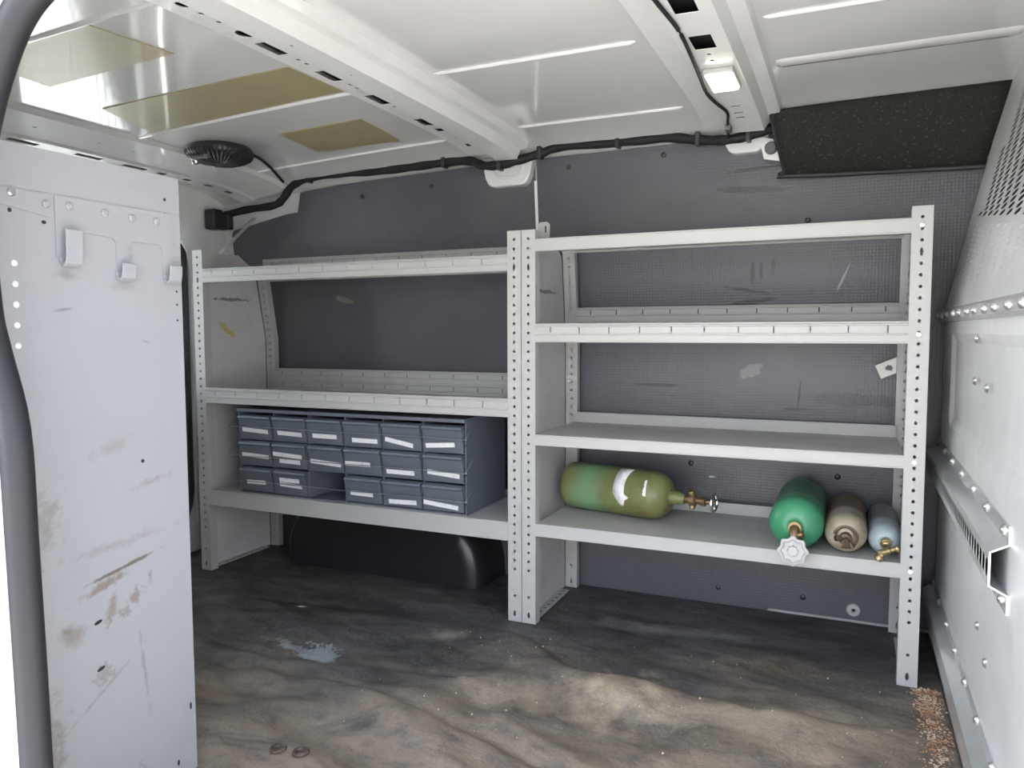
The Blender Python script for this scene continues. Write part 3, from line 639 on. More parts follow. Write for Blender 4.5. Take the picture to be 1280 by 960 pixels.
def side_panel(par, x, D, H, topd, holes=None, m=None, foot=1):
    out = [(0.004, 0.0), (D-0.004, 0.0), (D-0.004, 0.85), (topd-0.004, H-0.05), (topd-0.09, H), (0.004, H)]
    bm = B()
    if holes:
        yc, zz = holes
        zs = [0.0]+sorted({round(z+d, 4) for z in zz for d in (-0.006, 0.006)})+[H-0.05]
        hh = {(1, j): (0.0032, 0.0036) for j in range(len(zs)-1) if any(abs((zs[j]+zs[j+1])/2-z) < 1e-3 for z in zz)}
        def f(u, v):
            d = D if v < 0.85 else D+(topd-D)*(v-0.85)/(H-0.05-0.85)
            return (x, 0.004+(u)*(d-0.008), v)
        uc = yc/D; plate(bm, [0, uc-0.03, uc+0.03, 1.0], sorted(set(zs) | {0.85}), {(i, sorted(set(zs) | {0.85}).index(zs[j])): h for (i, j), h in hh.items()}, f)
        bm.faces.new([bm.verts.new((x, a, b)) for a, b in ((0.004, H-0.05), (topd-0.004, H-0.05), (topd-0.09, H), (0.004, H))])
    else:
        bm.faces.new([bm.verts.new((x, a, b)) for a, b in out])
    p = obj('side_panel', bm, m or M_side, parent=par, solid=0.0018, offset=0)
    # perforated foot flange along the bottom
    bm = B(); w = 0.034*foot; us = lin(0.045, D-0.045, 8)
    hf = {(i, 1): (0.008, 0.006) for i in range(8)}
    plate(bm, us, [0.002, 0.010, 0.026, 0.034], hf, lambda u, v: (x+foot*v, u, 0.004))
    obj('foot_flange', bm, M_shelf, parent=p, solid=0.0016)
    return p
D = 0.36; HU = 1.17
# right unit, origin at its front left foot (the seam between the two units)
RU = thing('shelving_unit', 'grey steel shelving unit holding the gas cylinders, next to the silver partition', 'shelves', (0, 0, 0), 0, 'grey shelving units on the far wall')
WR = 1.0565
side_panel(RU, 0.006, D, HU, 0.325, None, None, 1); side_panel(RU, WR-0.004, D, HU, 0.325, None, None, -1)
make_post('post', RU, 0.0012, 0.0445, 0.0, HU, 0.034); make_post('post', RU, WR-0.0455, WR, 0.0, HU, 0.034)
make_post('post', RU, 0.008, 0.050, D, HU-0.03, 0.024, top_y=0.325, big=True); make_post('post', RU, WR-0.050, WR-0.006, D, HU-0.03, 0.024, top_y=0.325)
for z in (1.125, 0.866, 0.557, 0.288):
    bm = B(); lathe(bm, [(0, 0.004), (0.004, 0.004), (0.0062, 0.002), (0.0065, 0)], 10, (WR-0.0228, 0, z), (0, -1, 0)); obj('bolt', bm, M_outer, parent=RU, smooth=True)
sr = [0.092+0.0875*i for i in range(11)]
make_shelf(RU, 0.0445, 1.0115, 0.325, 1.1425, 1.1074, 1.1415, 1.150, None, None)
make_shelf(RU, 0.0445, 1.0115, D-0.004, 0.898, 0.845, 0.872, 0.953, sr, [s+0.006 for s in sr])
make_shelf(RU, 0.0445, 1.0115, D, 0.5726, 0.5417, 0.5716, 0.605, None, None)
make_shelf(RU, 0.0445, 1.0115, D, 0.3065, 0.2699, 0.3055, 0.339, None, None)
bm = B(); prism(bm, [(0.012, HU-0.012), (0.050, HU-0.012), (0.050, HU+0.026), (0.042, HU+0.034), (0.020, HU+0.034), (0.012, HU+0.026)], 'Y', 0.10, 0.104)
tb = obj('top_tab', bm, M_shelf, parent=RU); bm = B(); box(bm, (0.036, 0.0985, HU+0.002), (0.040, 0.0995, HU+0.022)); obj('tab_slot', bm, M_hole, parent=tb)
# left unit, origin at its front left foot
LX = -1.2902
LU = thing('shelving_unit', 'grey steel shelving unit holding the blue-grey drawer cabinet, left of the cylinders', 'shelves', (LX, 0, 0), 0, 'grey shelving units on the far wall')
WL = -LX
side_panel(LU, 0.006, D, HU, 0.31, (0.295, [0.93+0.0175*i for i in range(7)]), None, 1)
side_panel(LU, WL-0.006, D, HU, 0.325, None, None, -1)
make_post('post', LU, 0.0, 0.046, 0.0, HU, 0.034); make_post('post', LU, WL-0.0445, WL-0.0012, 0.0, HU, 0.034)
make_post('post', LU, 0.008, 0.050, D, HU-0.04, 0.024, top_y=0.31); make_post('post', LU, WL-0.050, WL-0.008, D, HU-0.03, 0.024, top_y=0.325)
sll = [0.06+0.0975*i+0.03 for i in range(13)]
make_shelf(LU, 0.046, WL-0.0445, 0.315, 1.1014, 1.0541, 1.085, 1.160, sll, sll)
make_shelf(LU, 0.046, WL-0.0445, D, 0.6756, 0.6212, 0.648, 0.730, sll, sll)
make_shelf(LU, 0.046, WL-0.0445, D, 0.3015, 0.2461, 0.3005, 0.320, None, None)
# perforated brace strap from the left unit to the roof rail
a = Vector((0.015, 0.115, 1.166)); b = Vector((-0.027, 0.350, 1.333)); bm = B(); L = (b-a).length
plate(bm, [0, 0.006, 0.016, 0.022], lin(0, L, 10), {(1, j): (0.0035, 0.006) for j in range(10)}, lambda u, v: tuple(a+(b-a)*(v/L)+Vector((u-0.011, 0, 0))))
obj('brace_strap', bm, M_shelf, parent=LU, solid=0.002)
bm = B(); prism(bm, [(0.004, 1.168), (0.30, 1.168), (0.30, 1.172), (0.004, 1.172)], 'X', 0.0, 0.006); bm.free()

# near unit: only its end panel faces us
NU = thing('shelving_unit', 'tall pale grey shelf end panel with three hooks, close by the door seal', 'shelves', (-0.30, -1.15, 0), 0)
bm = B(); y0, y1 = -0.185, 0.185
us = [y0, -0.147, -0.127, y1-0.026, y1-0.010, y1]
zc1 = [0.965-0.0318*i+0.095 for i in range(9)][3:8]
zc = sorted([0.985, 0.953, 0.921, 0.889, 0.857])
zr = [1.045, 1.0, 0.955, 0.93, 0.905]
holes = {}; zs = [0.0]
allz = sorted(zc); zs += sorted({round(z+d, 4) for z in allz for d in (-0.007, 0.007)})+[1.17]
for j in range(len(zs)-1):
    for z in zc:
        if abs((zs[j]+zs[j+1])/2-z) < 1e-3: holes[(1, j)] = (0.0042, 0.0048); 
plate(bm, us, zs, holes, lambda u, v: (0.0, u, v))
np_ = obj('side_panel', bm, M_near, parent=NU, solid=0.002, offset=0)
for y, z, hy, hz, r in ((0.082, 0.641, 0.0035, 0.0035, 0), (-0.021, 0.373, 0.008, 0.0033, 0.25), (-0.019, 0.289, 0.008, 0.0033, 0.25), (0.173, 0.133, 0.0025, 0.0075, 0), (0.139, 0.033, 0.0028, 0.006, 0), (0.151, 1.126, 0.003, 0.003, 0), (0.150, 1.099, 0.0025, 0.0025, 0), (-0.141, 1.066, 0.003, 0.0035, 0), (-0.087, 1.054, 0.004, 0.003, 0), (0.172, 0.955, 0.002, 0.002, 0), (0.172, 0.93, 0.002, 0.002, 0), (0.172, 0.90, 0.002, 0.002, 0)):
    bm = B(); pts = [(hy*math.cos(t), hz*math.sin(t)) for t in [2*PI*k/12 for k in range(12)]]
    pts = [(y+p*math.cos(r)-q*math.sin(r), z+p*math.sin(r)+q*math.cos(r)) for p, q in pts]; prism(bm, pts, 'X', 0.0012, 0.0018)
    obj('punched_hole', bm, M_hole, parent=np_)
bm = B(); box(bm, (-0.012, y1-0.004, 0), (-0.001, y1, 1.17)); box(bm, (-0.04, y0, 0), (-0.001, y0+0.004, 1.17)); box(bm, (-0.03, y0, 1.166), (-0.001, y1, 1.17)); obj('panel_flange', bm, M_near, parent=NU)
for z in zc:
    bm = B(); lathe(bm, [(0, 0.0022), (0.0035, 0.002), (0.0052, 0.0)], 12, (0.001, -0.137, z), (1, 0, 0)); obj('lit_hole_disc', bm, M_outer, parent=NU, smooth=True)  # white discs over the holes stand in for light shining through them
# hook plate with three prongs
bm = B()
prism(bm, [(-0.069, 1.100), (0.166, 1.100), (0.166, 0.985), (0.140, 0.985), (0.140, 1.030), (0.134, 1.040), (0.076, 1.040), (0.068, 1.030), (0.068, 0.985), (0.042, 0.985), (0.042, 1.034), (0.036, 1.042), (-0.030, 1.046), (-0.034, 1.0), (-0.069, 1.0)], 'X', 0.0014, 0.0035)
hp = obj('hook_plate', bm, M_near, parent=NU)
for y, z0, z1, w in ((-0.050, 0.985, 1.045, 0.015), (0.053, 0.968, 0.998, 0.014), (0.155, 0.968, 1.002, 0.014)):
    bm = B(); pf = [(0.003, z0+0.016), (0.006, z0+0.004), (0.016, z0), (0.026, z0+0.005), (0.030, z0+0.018), (0.031, z1), (0.027, z1+0.001), (0.026, z0+0.019), (0.022, z0+0.008), (0.015, z0+0.0045), (0.009, z0+0.008), (0.0062, z0+0.017)]
    A = [bm.verts.new((0.003+(x-0.003)*0.7, y-w, z)) for x, z in pf]; C = [bm.verts.new((0.003+(x-0.003)*0.7, y+w, z)) for x, z in pf]
    n = len(pf); bm.faces.new(A); bm.faces.new(C[::-1])
    for i in range(n): bm.faces.new((A[i], C[i], C[(i+1) % n], A[(i+1) % n]))
    obj('hook', bm, M_near, parent=hp, bev=0.0015)
bm = B(); prism(bm, [(-0.185, 1.100), (-0.075, 1.100), (-0.075, 1.062), (-0.185, 1.078)], 'X', 0.0014, 0.003); obj('stiffener', bm, M_near, parent=NU)
for y, z in ((-0.139, 1.093), (-0.084, 1.083), (-0.045, 1.085), (0.020, 1.083), (0.075, 1.082), (0.128, 1.082)):
    bm = B(); lathe(bm, [(0.0, 0.005), (0.004, 0.005), (0.0062, 0.003), (0.0065, 0.0)], 12, (0.0035 if y > -0.07 else 0.003, y, z), (1, 0, 0)); obj('bolt', bm, M_zinc if y < -0.1 else M_near, parent=NU, smooth=True)
for z in (0.30, 0.62, 0.90, 1.13):
    bm = B(); box(bm, (-1.05, -0.18, z-0.004), (-0.003, 0.178, z)); box(bm, (-1.05, 0.174, z-0.04), (-0.003, 0.178, z)); obj('shelf', bm, M_pan, parent=NU)
for y in (-0.17, 0.16):
    bm = B(); box(bm, (-1.05, y, 0), (-1.01, y+0.02, 1.17)); obj('post', bm, M_shelf, parent=NU)

# ------------------------------------------------------------------ partition between load space and cab
BX = 1.117
BP = thing('partition', 'silver galvanised bulkhead partition with perforated top at the right', 'partition', (BX, -0.5, 0))
def bx(z): return 0.0 if z < 0.93 else 0.21*(z-0.93)
# lower sheet with two pressed panels
def embossed(bm, us, vs, inset, xb=0.0, dx=-0.006):
    pass
bm = B()
ysB = [-0.90, -0.62, -0.60, -0.14, -0.12, 0.60, 0.62, 0.80, 0.86, 0.896]; zsB = [-0.02, 0.24, 0.26, 0.42, 0.60, 0.64, 0.66, 0.85, 0.87, 0.905]
def fx(u, v):
    x = 0.0
    if u > 0.8: x = 0.02*((u-0.8)/0.096)**2
    if (-0.60 <= u <= -0.14 or -0.12 <= u <= 0.60) and 0.66 <= v <= 0.85: x = 0.008
    return (x, u, v)
plate(bm, ysB, zsB, {}, fx); obj('lower_sheet', bm, M_galv, parent=BP, solid=0.0016)
bm = B(); prism(bm, [(-0.010, 0.897), (-0.014, 0.905), (-0.014, 0.926), (-0.004, 0.932), (0.004, 0.932), (0.004, 0.897)], 'Y', -0.90, 0.88)
sf = obj('seam_flange', bm, M_galvrail, parent=BP)
# bm above uses (x,z) with axis Y
for k in range(13):
    y = 0.84-0.115*k-0.01*(k % 2); bm = B(); lathe(bm, [(0, 0.006), (0.004, 0.006), (0.008, 0.003), (0.009, 0)], 10, (-0.014, y, 0.915), (-1, 0, 0)); obj('bolt', bm, M_zinc, parent=sf, smooth=True)
# upper sheet, leaning forward, slotted field above a dimpled field
bm = B()
ysP = [-0.90]+[round(0.745-0.094*i, 5) for i in range(10)][::-1]+[0.80, 0.897]
zsP = [0.930]+[0.985+0.0118*i for i in range(42)]+[1.545]
H = {}; Bs = {}
for j in range(1, len(zsP)-2):
    for i in range(1, len(ysP)-3+1):
        yc = (ysP[i]+ysP[i+1])/2-0.5; zc_ = (zsP[j]+zsP[j+1])/2
        if yc > 0.235-0.75*(zc_-1.0)-0.01: continue
        zl = 1.150+0.12*(yc-0.117)
        if zl < zc_ < 1.42: H[(i, j)] = (0.037, 0.0048)
        elif zc_ < zl-0.012: Bs[(i, j)] = (0.030, 0.0046, -0.003)
def fu(u, v, w=0):
    yl = 0.897 if v < 0.93 else 0.897-0.105*(v-0.93)
    uu = u if u < 0.59 else 0.6+(u-0.6)*(yl-0.6)/0.297
    x = bx(v)+w
    if u > 0.8: x += 0.018*((u-0.8)/0.097)**2
    return (x, uu, v)
plate(bm, ysP, zsP, H, fu, boss=Bs); obj('upper_sheet', bm, M_galv, parent=BP, solid=0.0015)
bm = B(); tube(bm, smooth_path([(0.131, 0.83, 1.545), (0.125, 0.80, 1.50), (0.110, 0.815, 1.46), (0.085, 0.842, 1.33)], 4), 0.006, 8); obj('edge_fold', bm, M_galv, parent=BP, smooth=True)
# hat rails across the lower sheet
def rail(zt, zb, y0, y1, depth, slots):
    bm = B(); m = (zt+zb)/2; hw = (zt-zb)/2
    pf = [(0.0, zt), (0.0-0.003, zt), (-0.003, zt-hw*0.42), (-depth, zt-hw*0.62), (-depth, zb+hw*0.62), (-0.003, zb+hw*0.42), (-0.003, zb), (0.0, zb)]
    # rolled outline so the cut end shows the section
    for k in range(1, 6):
        (xa, za), (xb, zb2) = pf[k], pf[k+1]
        if k == 3 and slots:
            n = int((y1-y0)/0.03); us = lin(y0, y1, n)
            plate(bm, us, [za, za+(zb2-za)*0.2, za+(zb2-za)*0.8, zb2], {(i, 1): (0.0105, abs(zb2-za)*0.29) for i in range(n)}, lambda u, v: (-depth, u, v))
        else:
            quad(bm, (xa, y0, za), (xa, y1, za), (xb, y1, zb2), (xb, y0, zb2))
    bmesh.ops.remove_doubles(bm, verts=bm.verts, dist=1e-5)
    o = obj('hat_rail', bm, M_galvrail, parent=BP, solid=0.003, offset=0)
    n = int((y1-y0)/0.17)
    for i in range(n+1):
        for z in (zt-hw*0.2, zb+hw*0.2):
            y = y0+0.035+(y1-y0-0.07)*i/n; bm = B(); lathe(bm, [(0, 0.007), (0.005, 0.006), (0.009, 0.002), (0.0095, 0)], 10, (-0.0045, y, z), (-1, 0, 0)); obj('bolt', bm, M_zinc, parent=o, smooth=True)
rail(0.582, 0.445, -0.225, 0.855, 0.028, True)
rail(0.188, 0.062, -0.86, 0.845, 0.026, False)
for y, z in ((0.20, 0.776), (0.05, 0.772), (0.2, 0.86), (0.05, 0.33), (-0.05, 0.30)):
    bm = B(); lathe(bm, [(0, 0.006), (0.006, 0.005), (0.010, 0.0)], 10, (-0.001, y, z), (-1, 0, 0)); obj('rivet', bm, M_zinc, parent=BP, smooth=True)

# ------------------------------------------------------------------ roof fittings
# wiring harness along the far roof rail
hp_ = [(-1.72, 0.27, 1.375), (-1.62, 0.285, 1.37), (-1.53, 0.30, 1.335), (-1.46, 0.305, 1.340), (-1.32, 0.305, 1.358), (-1.18, 0.305, 1.366), (-1.13, 0.30, 1.385), (-1.08, 0.30, 1.432), (-1.0, 0.30, 1.455), (-0.86, 0.305, 1.461), (-0.70, 0.305, 1.455), (-0.55, 0.305, 1.457), (-0.42, 0.305, 1.460), (-0.32, 0.305, 1.457), (-0.255, 0.272, 1.430), (-0.19, 0.268, 1.425), (-0.13, 0.270, 1.434), (-0.06, 0.30, 1.456), (0.01, 0.305, 1.472), (0.2, 0.31, 1.468), (0.36, 0.31, 1.466), (0.45, 0.30, 1.448), (0.53, 0.274, 1.434), (0.60, 0.270, 1.438), (0.68, 0.28, 1.458), (0.80, 0.27, 1.463)]
hp_ = [p for p in hp_ if p[0] > -1.50]
WH = thing('wiring_harness', 'thick black taped cable bundle snaking along the top of the dark wall', 'cable', (0, 0.30, 1.44))
o0 = Vector((0, 0.30, 1.44))
bm = B(); tube(bm, [p-o0 for p in smooth_path(hp_, 6)], lambda t: 0.0145+0.0012*math.sin(t*170), 12); obj('cable_bundle', bm, M_tape, parent=WH, smooth=True)
for i in (5, 9, 12, 14, 16, 18, 20, 21, 22):
    p = Vector(hp_[min(i, len(hp_)-1)])-o0; bm = B(); box(bm, p+Vector((-0.007, -0.017, -0.018)), p+Vector((0.007, 0.016, 0.022)), 0.003); obj('cable_clip', bm, M_black, parent=WH)
bm = B(); p = Vector((-1.425, 0.30, 1.340))-o0; box(bm, p+Vector((-0.03, -0.012, -0.055)), p+Vector((0.03, 0.018, 0.005)), 0.006); obj('connector', bm, M_black, parent=WH)
bm = B(); p = Vector((-1.465, 0.28, 1.335))-o0; box(bm, p+Vector((-0.02, -0.03, -0.05)), p+Vector((0.035, 0.02, 0.03)), 0.008); obj('connector', bm, M_black, parent=WH)

# lit lamp with its own wire
LM = thing('ceiling_lamp', 'lit square lamp glowing on the roof beam', 'lamp', (0.600, -0.218, zroof(-0.218)-0.0435))
bm = B(); box(bm, (-0.034, -0.068, -0.012), (0.034, 0.068, 0.0), 0.004); obj('lamp_housing', bm, M_wheelw, parent=LM)
bm = B(); box(bm, (-0.029, -0.060, -0.018), (0.029, 0.060, -0.0125), 0.003); obj('lens', bm, M_lamp, parent=LM)
bm = B(); box(bm, (-0.012, 0.069, -0.010), (0.016, 0.085, 0.0), 0.003); obj('lamp_clip', bm, M_grey, parent=LM)
wp = [(0.553, -1.10), (0.553, -0.90), (0.556, -0.70), (0.566, -0.54), (0.560, -0.36), (0.553, -0.23), (0.548, -0.12), (0.556, -0.03), (0.570, 0.06), (0.560, 0.14), (0.552, 0.20)]
w0 = Vector((0.55, -0.2, 1.46))
LW = thing('lamp_cable', 'thin dark cable running along the roof beam past the lit lamp', 'cable', w0)
bm = B(); tube(bm, [p-w0 for p in smooth_path([(x, y, zroof(y)-0.0475) for x, y in wp]+[(0.545, 0.262, 1.435)], 6)], 0.0042, 8); obj('cable', bm, M_tape, parent=LW, smooth=True)
bm = B(); p = Vector((0.556, 0.185, zroof(0.185)-0.052))-w0; box(bm, p+Vector((-0.008, -0.022, -0.008)), p+Vector((0.008, 0.022, 0.008)), 0.003); obj('cable_connector', bm, M_grey, parent=LW)

# round black roof vent
VT = thing('roof_vent', 'round black ribbed vent on the white ceiling', 'vent', (-1.022, -0.125, zroof(-0.125, -1.022)))
bm = B(); lathe(bm, [(0.096, 0.004), (0.105, -0.006), (0.106, -0.020), (0.100, -0.030), (0.092, -0.034)], 40); obj('vent_ring', bm, M_black, parent=VT, smooth=True)
bm = B(); lathe(bm, [(0.093, -0.030), (0.075, -0.042), (0.05, -0.049), (0.02, -0.052), (0.0, -0.052)], 40); g = obj('vent_dome', bm, M_black, parent=VT, smooth=True)
bm = B()
for k in range(44):
    a = 2*PI*k/44; c, s = math.cos(a), math.sin(a); pts = [(0.030*c, 0.030*s, -0.052), (0.055*c, 0.055*s, -0.049), (0.078*c, 0.078*s, -0.042), (0.098*c, 0.098*s, -0.031), (0.106*c, 0.106*s, -0.016)]
    tube(bm, pts, 0.0030, 5)
obj('vent_ribs', bm, M_black, parent=VT, smooth=True)
bm = B(); lathe(bm, [(0, -0.056), (0.009, -0.056), (0.013, -0.050), (0.013, -0.036)], 16, (-0.055, -0.050, 0)); obj('vent_knob', bm, M_chrome, parent=VT, smooth=True)
bm = B(); box(bm, (-0.035, -0.085, -0.047), (0.03, -0.073, -0.034), 0.003); obj('vent_latch', bm, M_grey, parent=VT)
# vent lead
v0 = Vector((-1.1, 0.05, 1.47)); LV = thing('vent_cable', 'thin dark lead running from the round vent to the far wall', 'cable', v0)
bm = B(); tube(bm, [p-v0 for p in smooth_path([(x, y, zroof(y, x)-d) for x, y, d in ((-0.965, -0.035, 0.010), (-0.99, 0.03, 0.006), (-1.03, 0.12, 0.006), (-1.07, 0.20, 0.006), (-1.10, 0.27, 0.007))], 5)], 0.005, 8); obj('cable', bm, M_tape, parent=LV, smooth=True)

# tan sound-deadening pads stuck to the roof skin
def tanpad(pts, label):
    cx = sum(p[0] for p in pts)/4; cy = sum(p[1] for p in pts)/4
    bm = B(); n = 6; g = []
    for j in range(n+1):
        row = []
        for i in range(n+1):
            u, w = i/n, j/n
            x = (pts[0][0]*(1-u)+pts[1][0]*u)*(1-w)+(pts[3][0]*(1-u)+pts[2][0]*u)*w
            y = (pts[0][1]*(1-u)+pts[1][1]*u)*(1-w)+(pts[3][1]*(1-u)+pts[2][1]*u)*w
            row.append(bm.verts.new((x-cx, y-cy, zroof(y, x)-zroof(cy, cx)-0.0015)))
        g.append(row)
    for j in range(n):
        for i in range(n): bm.faces.new((g[j][i], g[j][i+1], g[j+1][i+1], g[j+1][i]))
    o = obj('deadening_pad', bm, M_tan, solid=0.0024, offset=0); o.location = (cx, cy, zroof(cy, cx))
    tag(o, label, 'pad', 'tan pads stuck to the ceiling')
tanpad([(-0.975, -0.589), (-0.353, -0.580), (-0.344, -0.373), (-1.05, -0.365)], 'long tan pad on the ceiling beside the holed roof beam')
tanpad([(-0.750, -0.153), (-0.446, -0.152), (-0.468, 0.095), (-0.78, 0.078)], 'small tan pad on the ceiling above the left shelves')
tanpad([(-0.90, -0.975), (-0.535, -0.969), (-0.512, -0.77), (-0.93, -0.769)], 'tan pad on the ceiling nearest the door seal, washed in window glare')

# black felt board at the roof corner
FB = thing('felt_board', 'black speckled felt board slanting between ceiling and dark wall beside the partition', 'board', (0.95, 0.27, 1.41))
c = [Vector((0.668, 0.205, 1.483)), Vector((1.233, 0.205, 1.494)), Vector((1.195, 0.325, 1.312)), Vector((0.703, 0.325, 1.328))]
f0 = Vector((0.95, 0.27, 1.41)); nrm = (c[1]-c[0]).cross(c[3]-c[0]).normalized()
if nrm.y > 0: nrm = -nrm
bm = B(); n = 12; g = []
for j in range(n+1):
    row = []
    for i in range(n+1):
        u, w = i/n, j/n; p = (c[0]*(1-u)+c[1]*u)*(1-w)+(c[3]*(1-u)+c[2]*u)*w
        row.append(bm.verts.new(p-f0+nrm*0.010*math.sin(PI*w)))
    g.append(row)
for j in range(n):
    for i in range(n): bm.faces.new((g[j][i], g[j][i+1], g[j+1][i+1], g[j+1][i]))
obj('felt_face', bm, M_felt, parent=FB, solid=0.016, offset=0, smooth=True)
bm = B(); cc = [p-f0+nrm*0.004 for p in c]; tube(bm, smooth_path([cc[0], cc[3]+(cc[0]-cc[3])*0.12, cc[3]+(cc[2]-cc[3])*0.03, cc[2]], 8), 0.0085, 8); obj('edge_binding', bm, M_black, parent=FB, smooth=True)
bm = B(); lathe(bm, [(0, 0.016), (0.013, 0.016), (0.017, 0.012), (0.018, 0)], 20, Vector((0.660, 0.300, 1.402))-f0, (0, -1, 0.15)); obj('retainer_knob', bm, M_grey, parent=FB, smooth=True)
bm = B(); prism(bm, [(-0.325, 0.03), (-0.285, 0.02), (-0.262, -0.045), (-0.31, -0.035)], 'Y', 0.034, 0.044); obj('bracket', bm, M_white, parent=FB)

# ------------------------------------------------------------------ drawer cabinet
CB = thing('drawer_cabinet', 'blue-grey small parts cabinet with one drawer missing, on the lowest left shelf', 'cabinet', (-1.118, 0.026, 0.3010))
CW, CH, CD = 0.920, 0.304, 0.290
bm = B(); t = 0.004
box(bm, (0, 0, 0), (t, CD, CH)); box(bm, (CW-t, 0, 0), (CW, CD, CH)); box(bm, (t, 0.0, 0), (CW-t, CD, t)); box(bm, (t, 0, CH-t), (CW-t, CD, CH)); box(bm, (t, CD-t, t), (CW-t, CD, CH-t))
cw = (CW-2*t)/6; ch = (CH-0.016-2*t)/3
box(bm, (0, -0.012, CH-0.012), (CW, 0.0, CH), 0.002)
for i in range(1, 6): box(bm, (t+cw*i-0.002, 0.004, t), (t+cw*i+0.002, CD-0.01, CH-t))
for j in range(1, 3): box(bm, (t, 0.004, t+ch*j+0.002), (CW-t, CD-0.01, t+ch*j+0.005))
cb = obj('cabinet_body', bm, M_cab, parent=CB)
labels = {(0, 2): [(0.0, 0.030, -0.05, 0.115)], (1, 2): [(0, 0.026, -0.03, 0.105)], (2, 2): [(0.0, 0.026, 0.0, 0.10)], (3, 2): [(0.01, 0.020, 0.0, 0.10)], (4, 2): [(-0.01, 0.022, -0.17, 0.105)], (5, 2): [(-0.01, 0.022, 0.07, 0.105)],
          (0, 1): [(0.0, 0.034, -0.04, 0.120)], (1, 1): [(-0.008, 0.044, -0.05, 0.125), (0.0, 0.022, -0.02, 0.09)], (2, 1): [(0.0, 0.028, -0.06, 0.125)], (3, 1): [(-0.02, 0.034, 0.0, 0.10)], (4, 1): [(-0.006, 0.018, 0.0, 0.105)], (5, 1): [(0.0, 0.024, -0.08, 0.115)],
          (0, 0): [(0.0, 0.034, 0.02, 0.085)], (1, 0): [(0.0, 0.052, 0.0, 0.085), (0.004, 0.034, -0.05, 0.095)], (3, 0): [(-0.006, 0.030, -0.02, 0.09)], (4, 0): [(0.0, 0.016, 0.03, 0.105)], (5, 0): [(-0.01, 0.020, -0.09, 0.125)]}
def drawer_mesh():
    bm = B(); w = cw-0.010; h = ch-0.006; d = 0.24
    # hopper front: leaning face with a rolled upper rim, then tray walls behind
    pf = [(0.004, 0.0), (-0.008, h*0.80), (-0.013, h*0.86), (-0.010, h*0.93), (0.012, h*0.985), (0.014, h*0.95), (-0.004, h*0.86), (0.008, 0.004)]
    prism(bm, pf, 'X', 0, w)
    box(bm, (0, 0.004, 0), (w, d, 0.003)); box(bm, (0, 0.004, 0), (0.003, d, h*0.9)); box(bm, (w-0.003, 0.004, 0), (w, d, h*0.9)); box(bm, (0, d-0.003, 0), (w, d, h*0.9))
    me = bpy.data.meshes.new('drawer'); bmesh.ops.recalc_face_normals(bm, faces=bm.faces); bm.to_mesh(me); bm.free(); me.materials.append(M_bin); return me
dm = drawer_mesh(); rngd = random.Random(3)
for i in range(6):
    for j in range(3):
        if (i, j) == (2, 0): continue
        d = bpy.data.objects.new('drawer', dm); COL.objects.link(d); d.parent = CB
        d.location = (t+cw*i+0.005, -0.002-rngd.random()*0.004, t+ch*j+0.0035+(0.002 if j else 0))
        for (dx, z, rot, w) in labels.get((i, j), []):
            bm = B(); cx = (cw-0.01)/2+dx; hw, hh = w/2, 0.0075; P = []
            for u, v in ((-hw, -hh), (0, -hh), (hw, -hh), (hw, hh), (0, hh), (-hw, hh)):
                x = cx+u*math.cos(rot)-v*math.sin(rot); z_ = z+u*math.sin(rot)+v*math.cos(rot); yy = 0.004-0.012*z_/(ch*0.8-0.005)
                P.append((x, yy-0.0012, z_))
            bm.faces.new([bm.verts.new(p) for p in P]); obj('paper_label', bm, M_paper, parent=d, solid=0.0006, offset=0)
# retaining wires, hooked at both ends
for j in range(3):
    z = t+ch*j+(0.050, 0.046, 0.058)[j]-0.006; bm = B(); s = 0.004*(j-1)
    y = -0.021
    tube(bm, smooth_path([(-0.002, 0.030, z+0.028), (-0.010, 0.004, z+0.016), (-0.016, y-0.006, z+0.002), (-0.002, y-0.004, z-0.002), (CW*0.25, y, z), (CW*0.5, y, z-0.002), (CW*0.75, y, z+0.001), (CW-0.004, y-0.004, z), (CW+0.010, y, z+0.004), (CW+0.006, 0.030, z+0.034)], 4), 0.0016, 6)
    obj('retaining_wire', bm, M_wire, parent=CB, smooth=True)
for j in range(3):
    bm = B(); z = t+ch*j+0.03; lathe(bm, [(0, 0.001), (0.003, 0.001), (0.003, 0)], 10, (CW-0.002, -0.0005, z), (0, -1, 0)); obj('side_screw', bm, M_hole, parent=CB)

# ------------------------------------------------------------------ gas cylinders (local x runs along the bottle, from valve side or base)
def cyl_prof(R, L, base='round', neck=0.018, shoulder=0.06):
    p = [(0.0, 0.004), (R*0.55, 0.004), (R*0.62, 0.0), (R*0.85, 0.002), (R*0.96, 0.010), (R, 0.024)]
    p += [(R, L*0.3), (R, L*0.6), (R, L-shoulder)]
    p += [(neck+(R-neck)*math.cos(a), L-shoulder+shoulder*math.sin(a)) for a in lin(0.15, PI/2-0.12, 9)]
    return p
def rim(par, m, R): pass
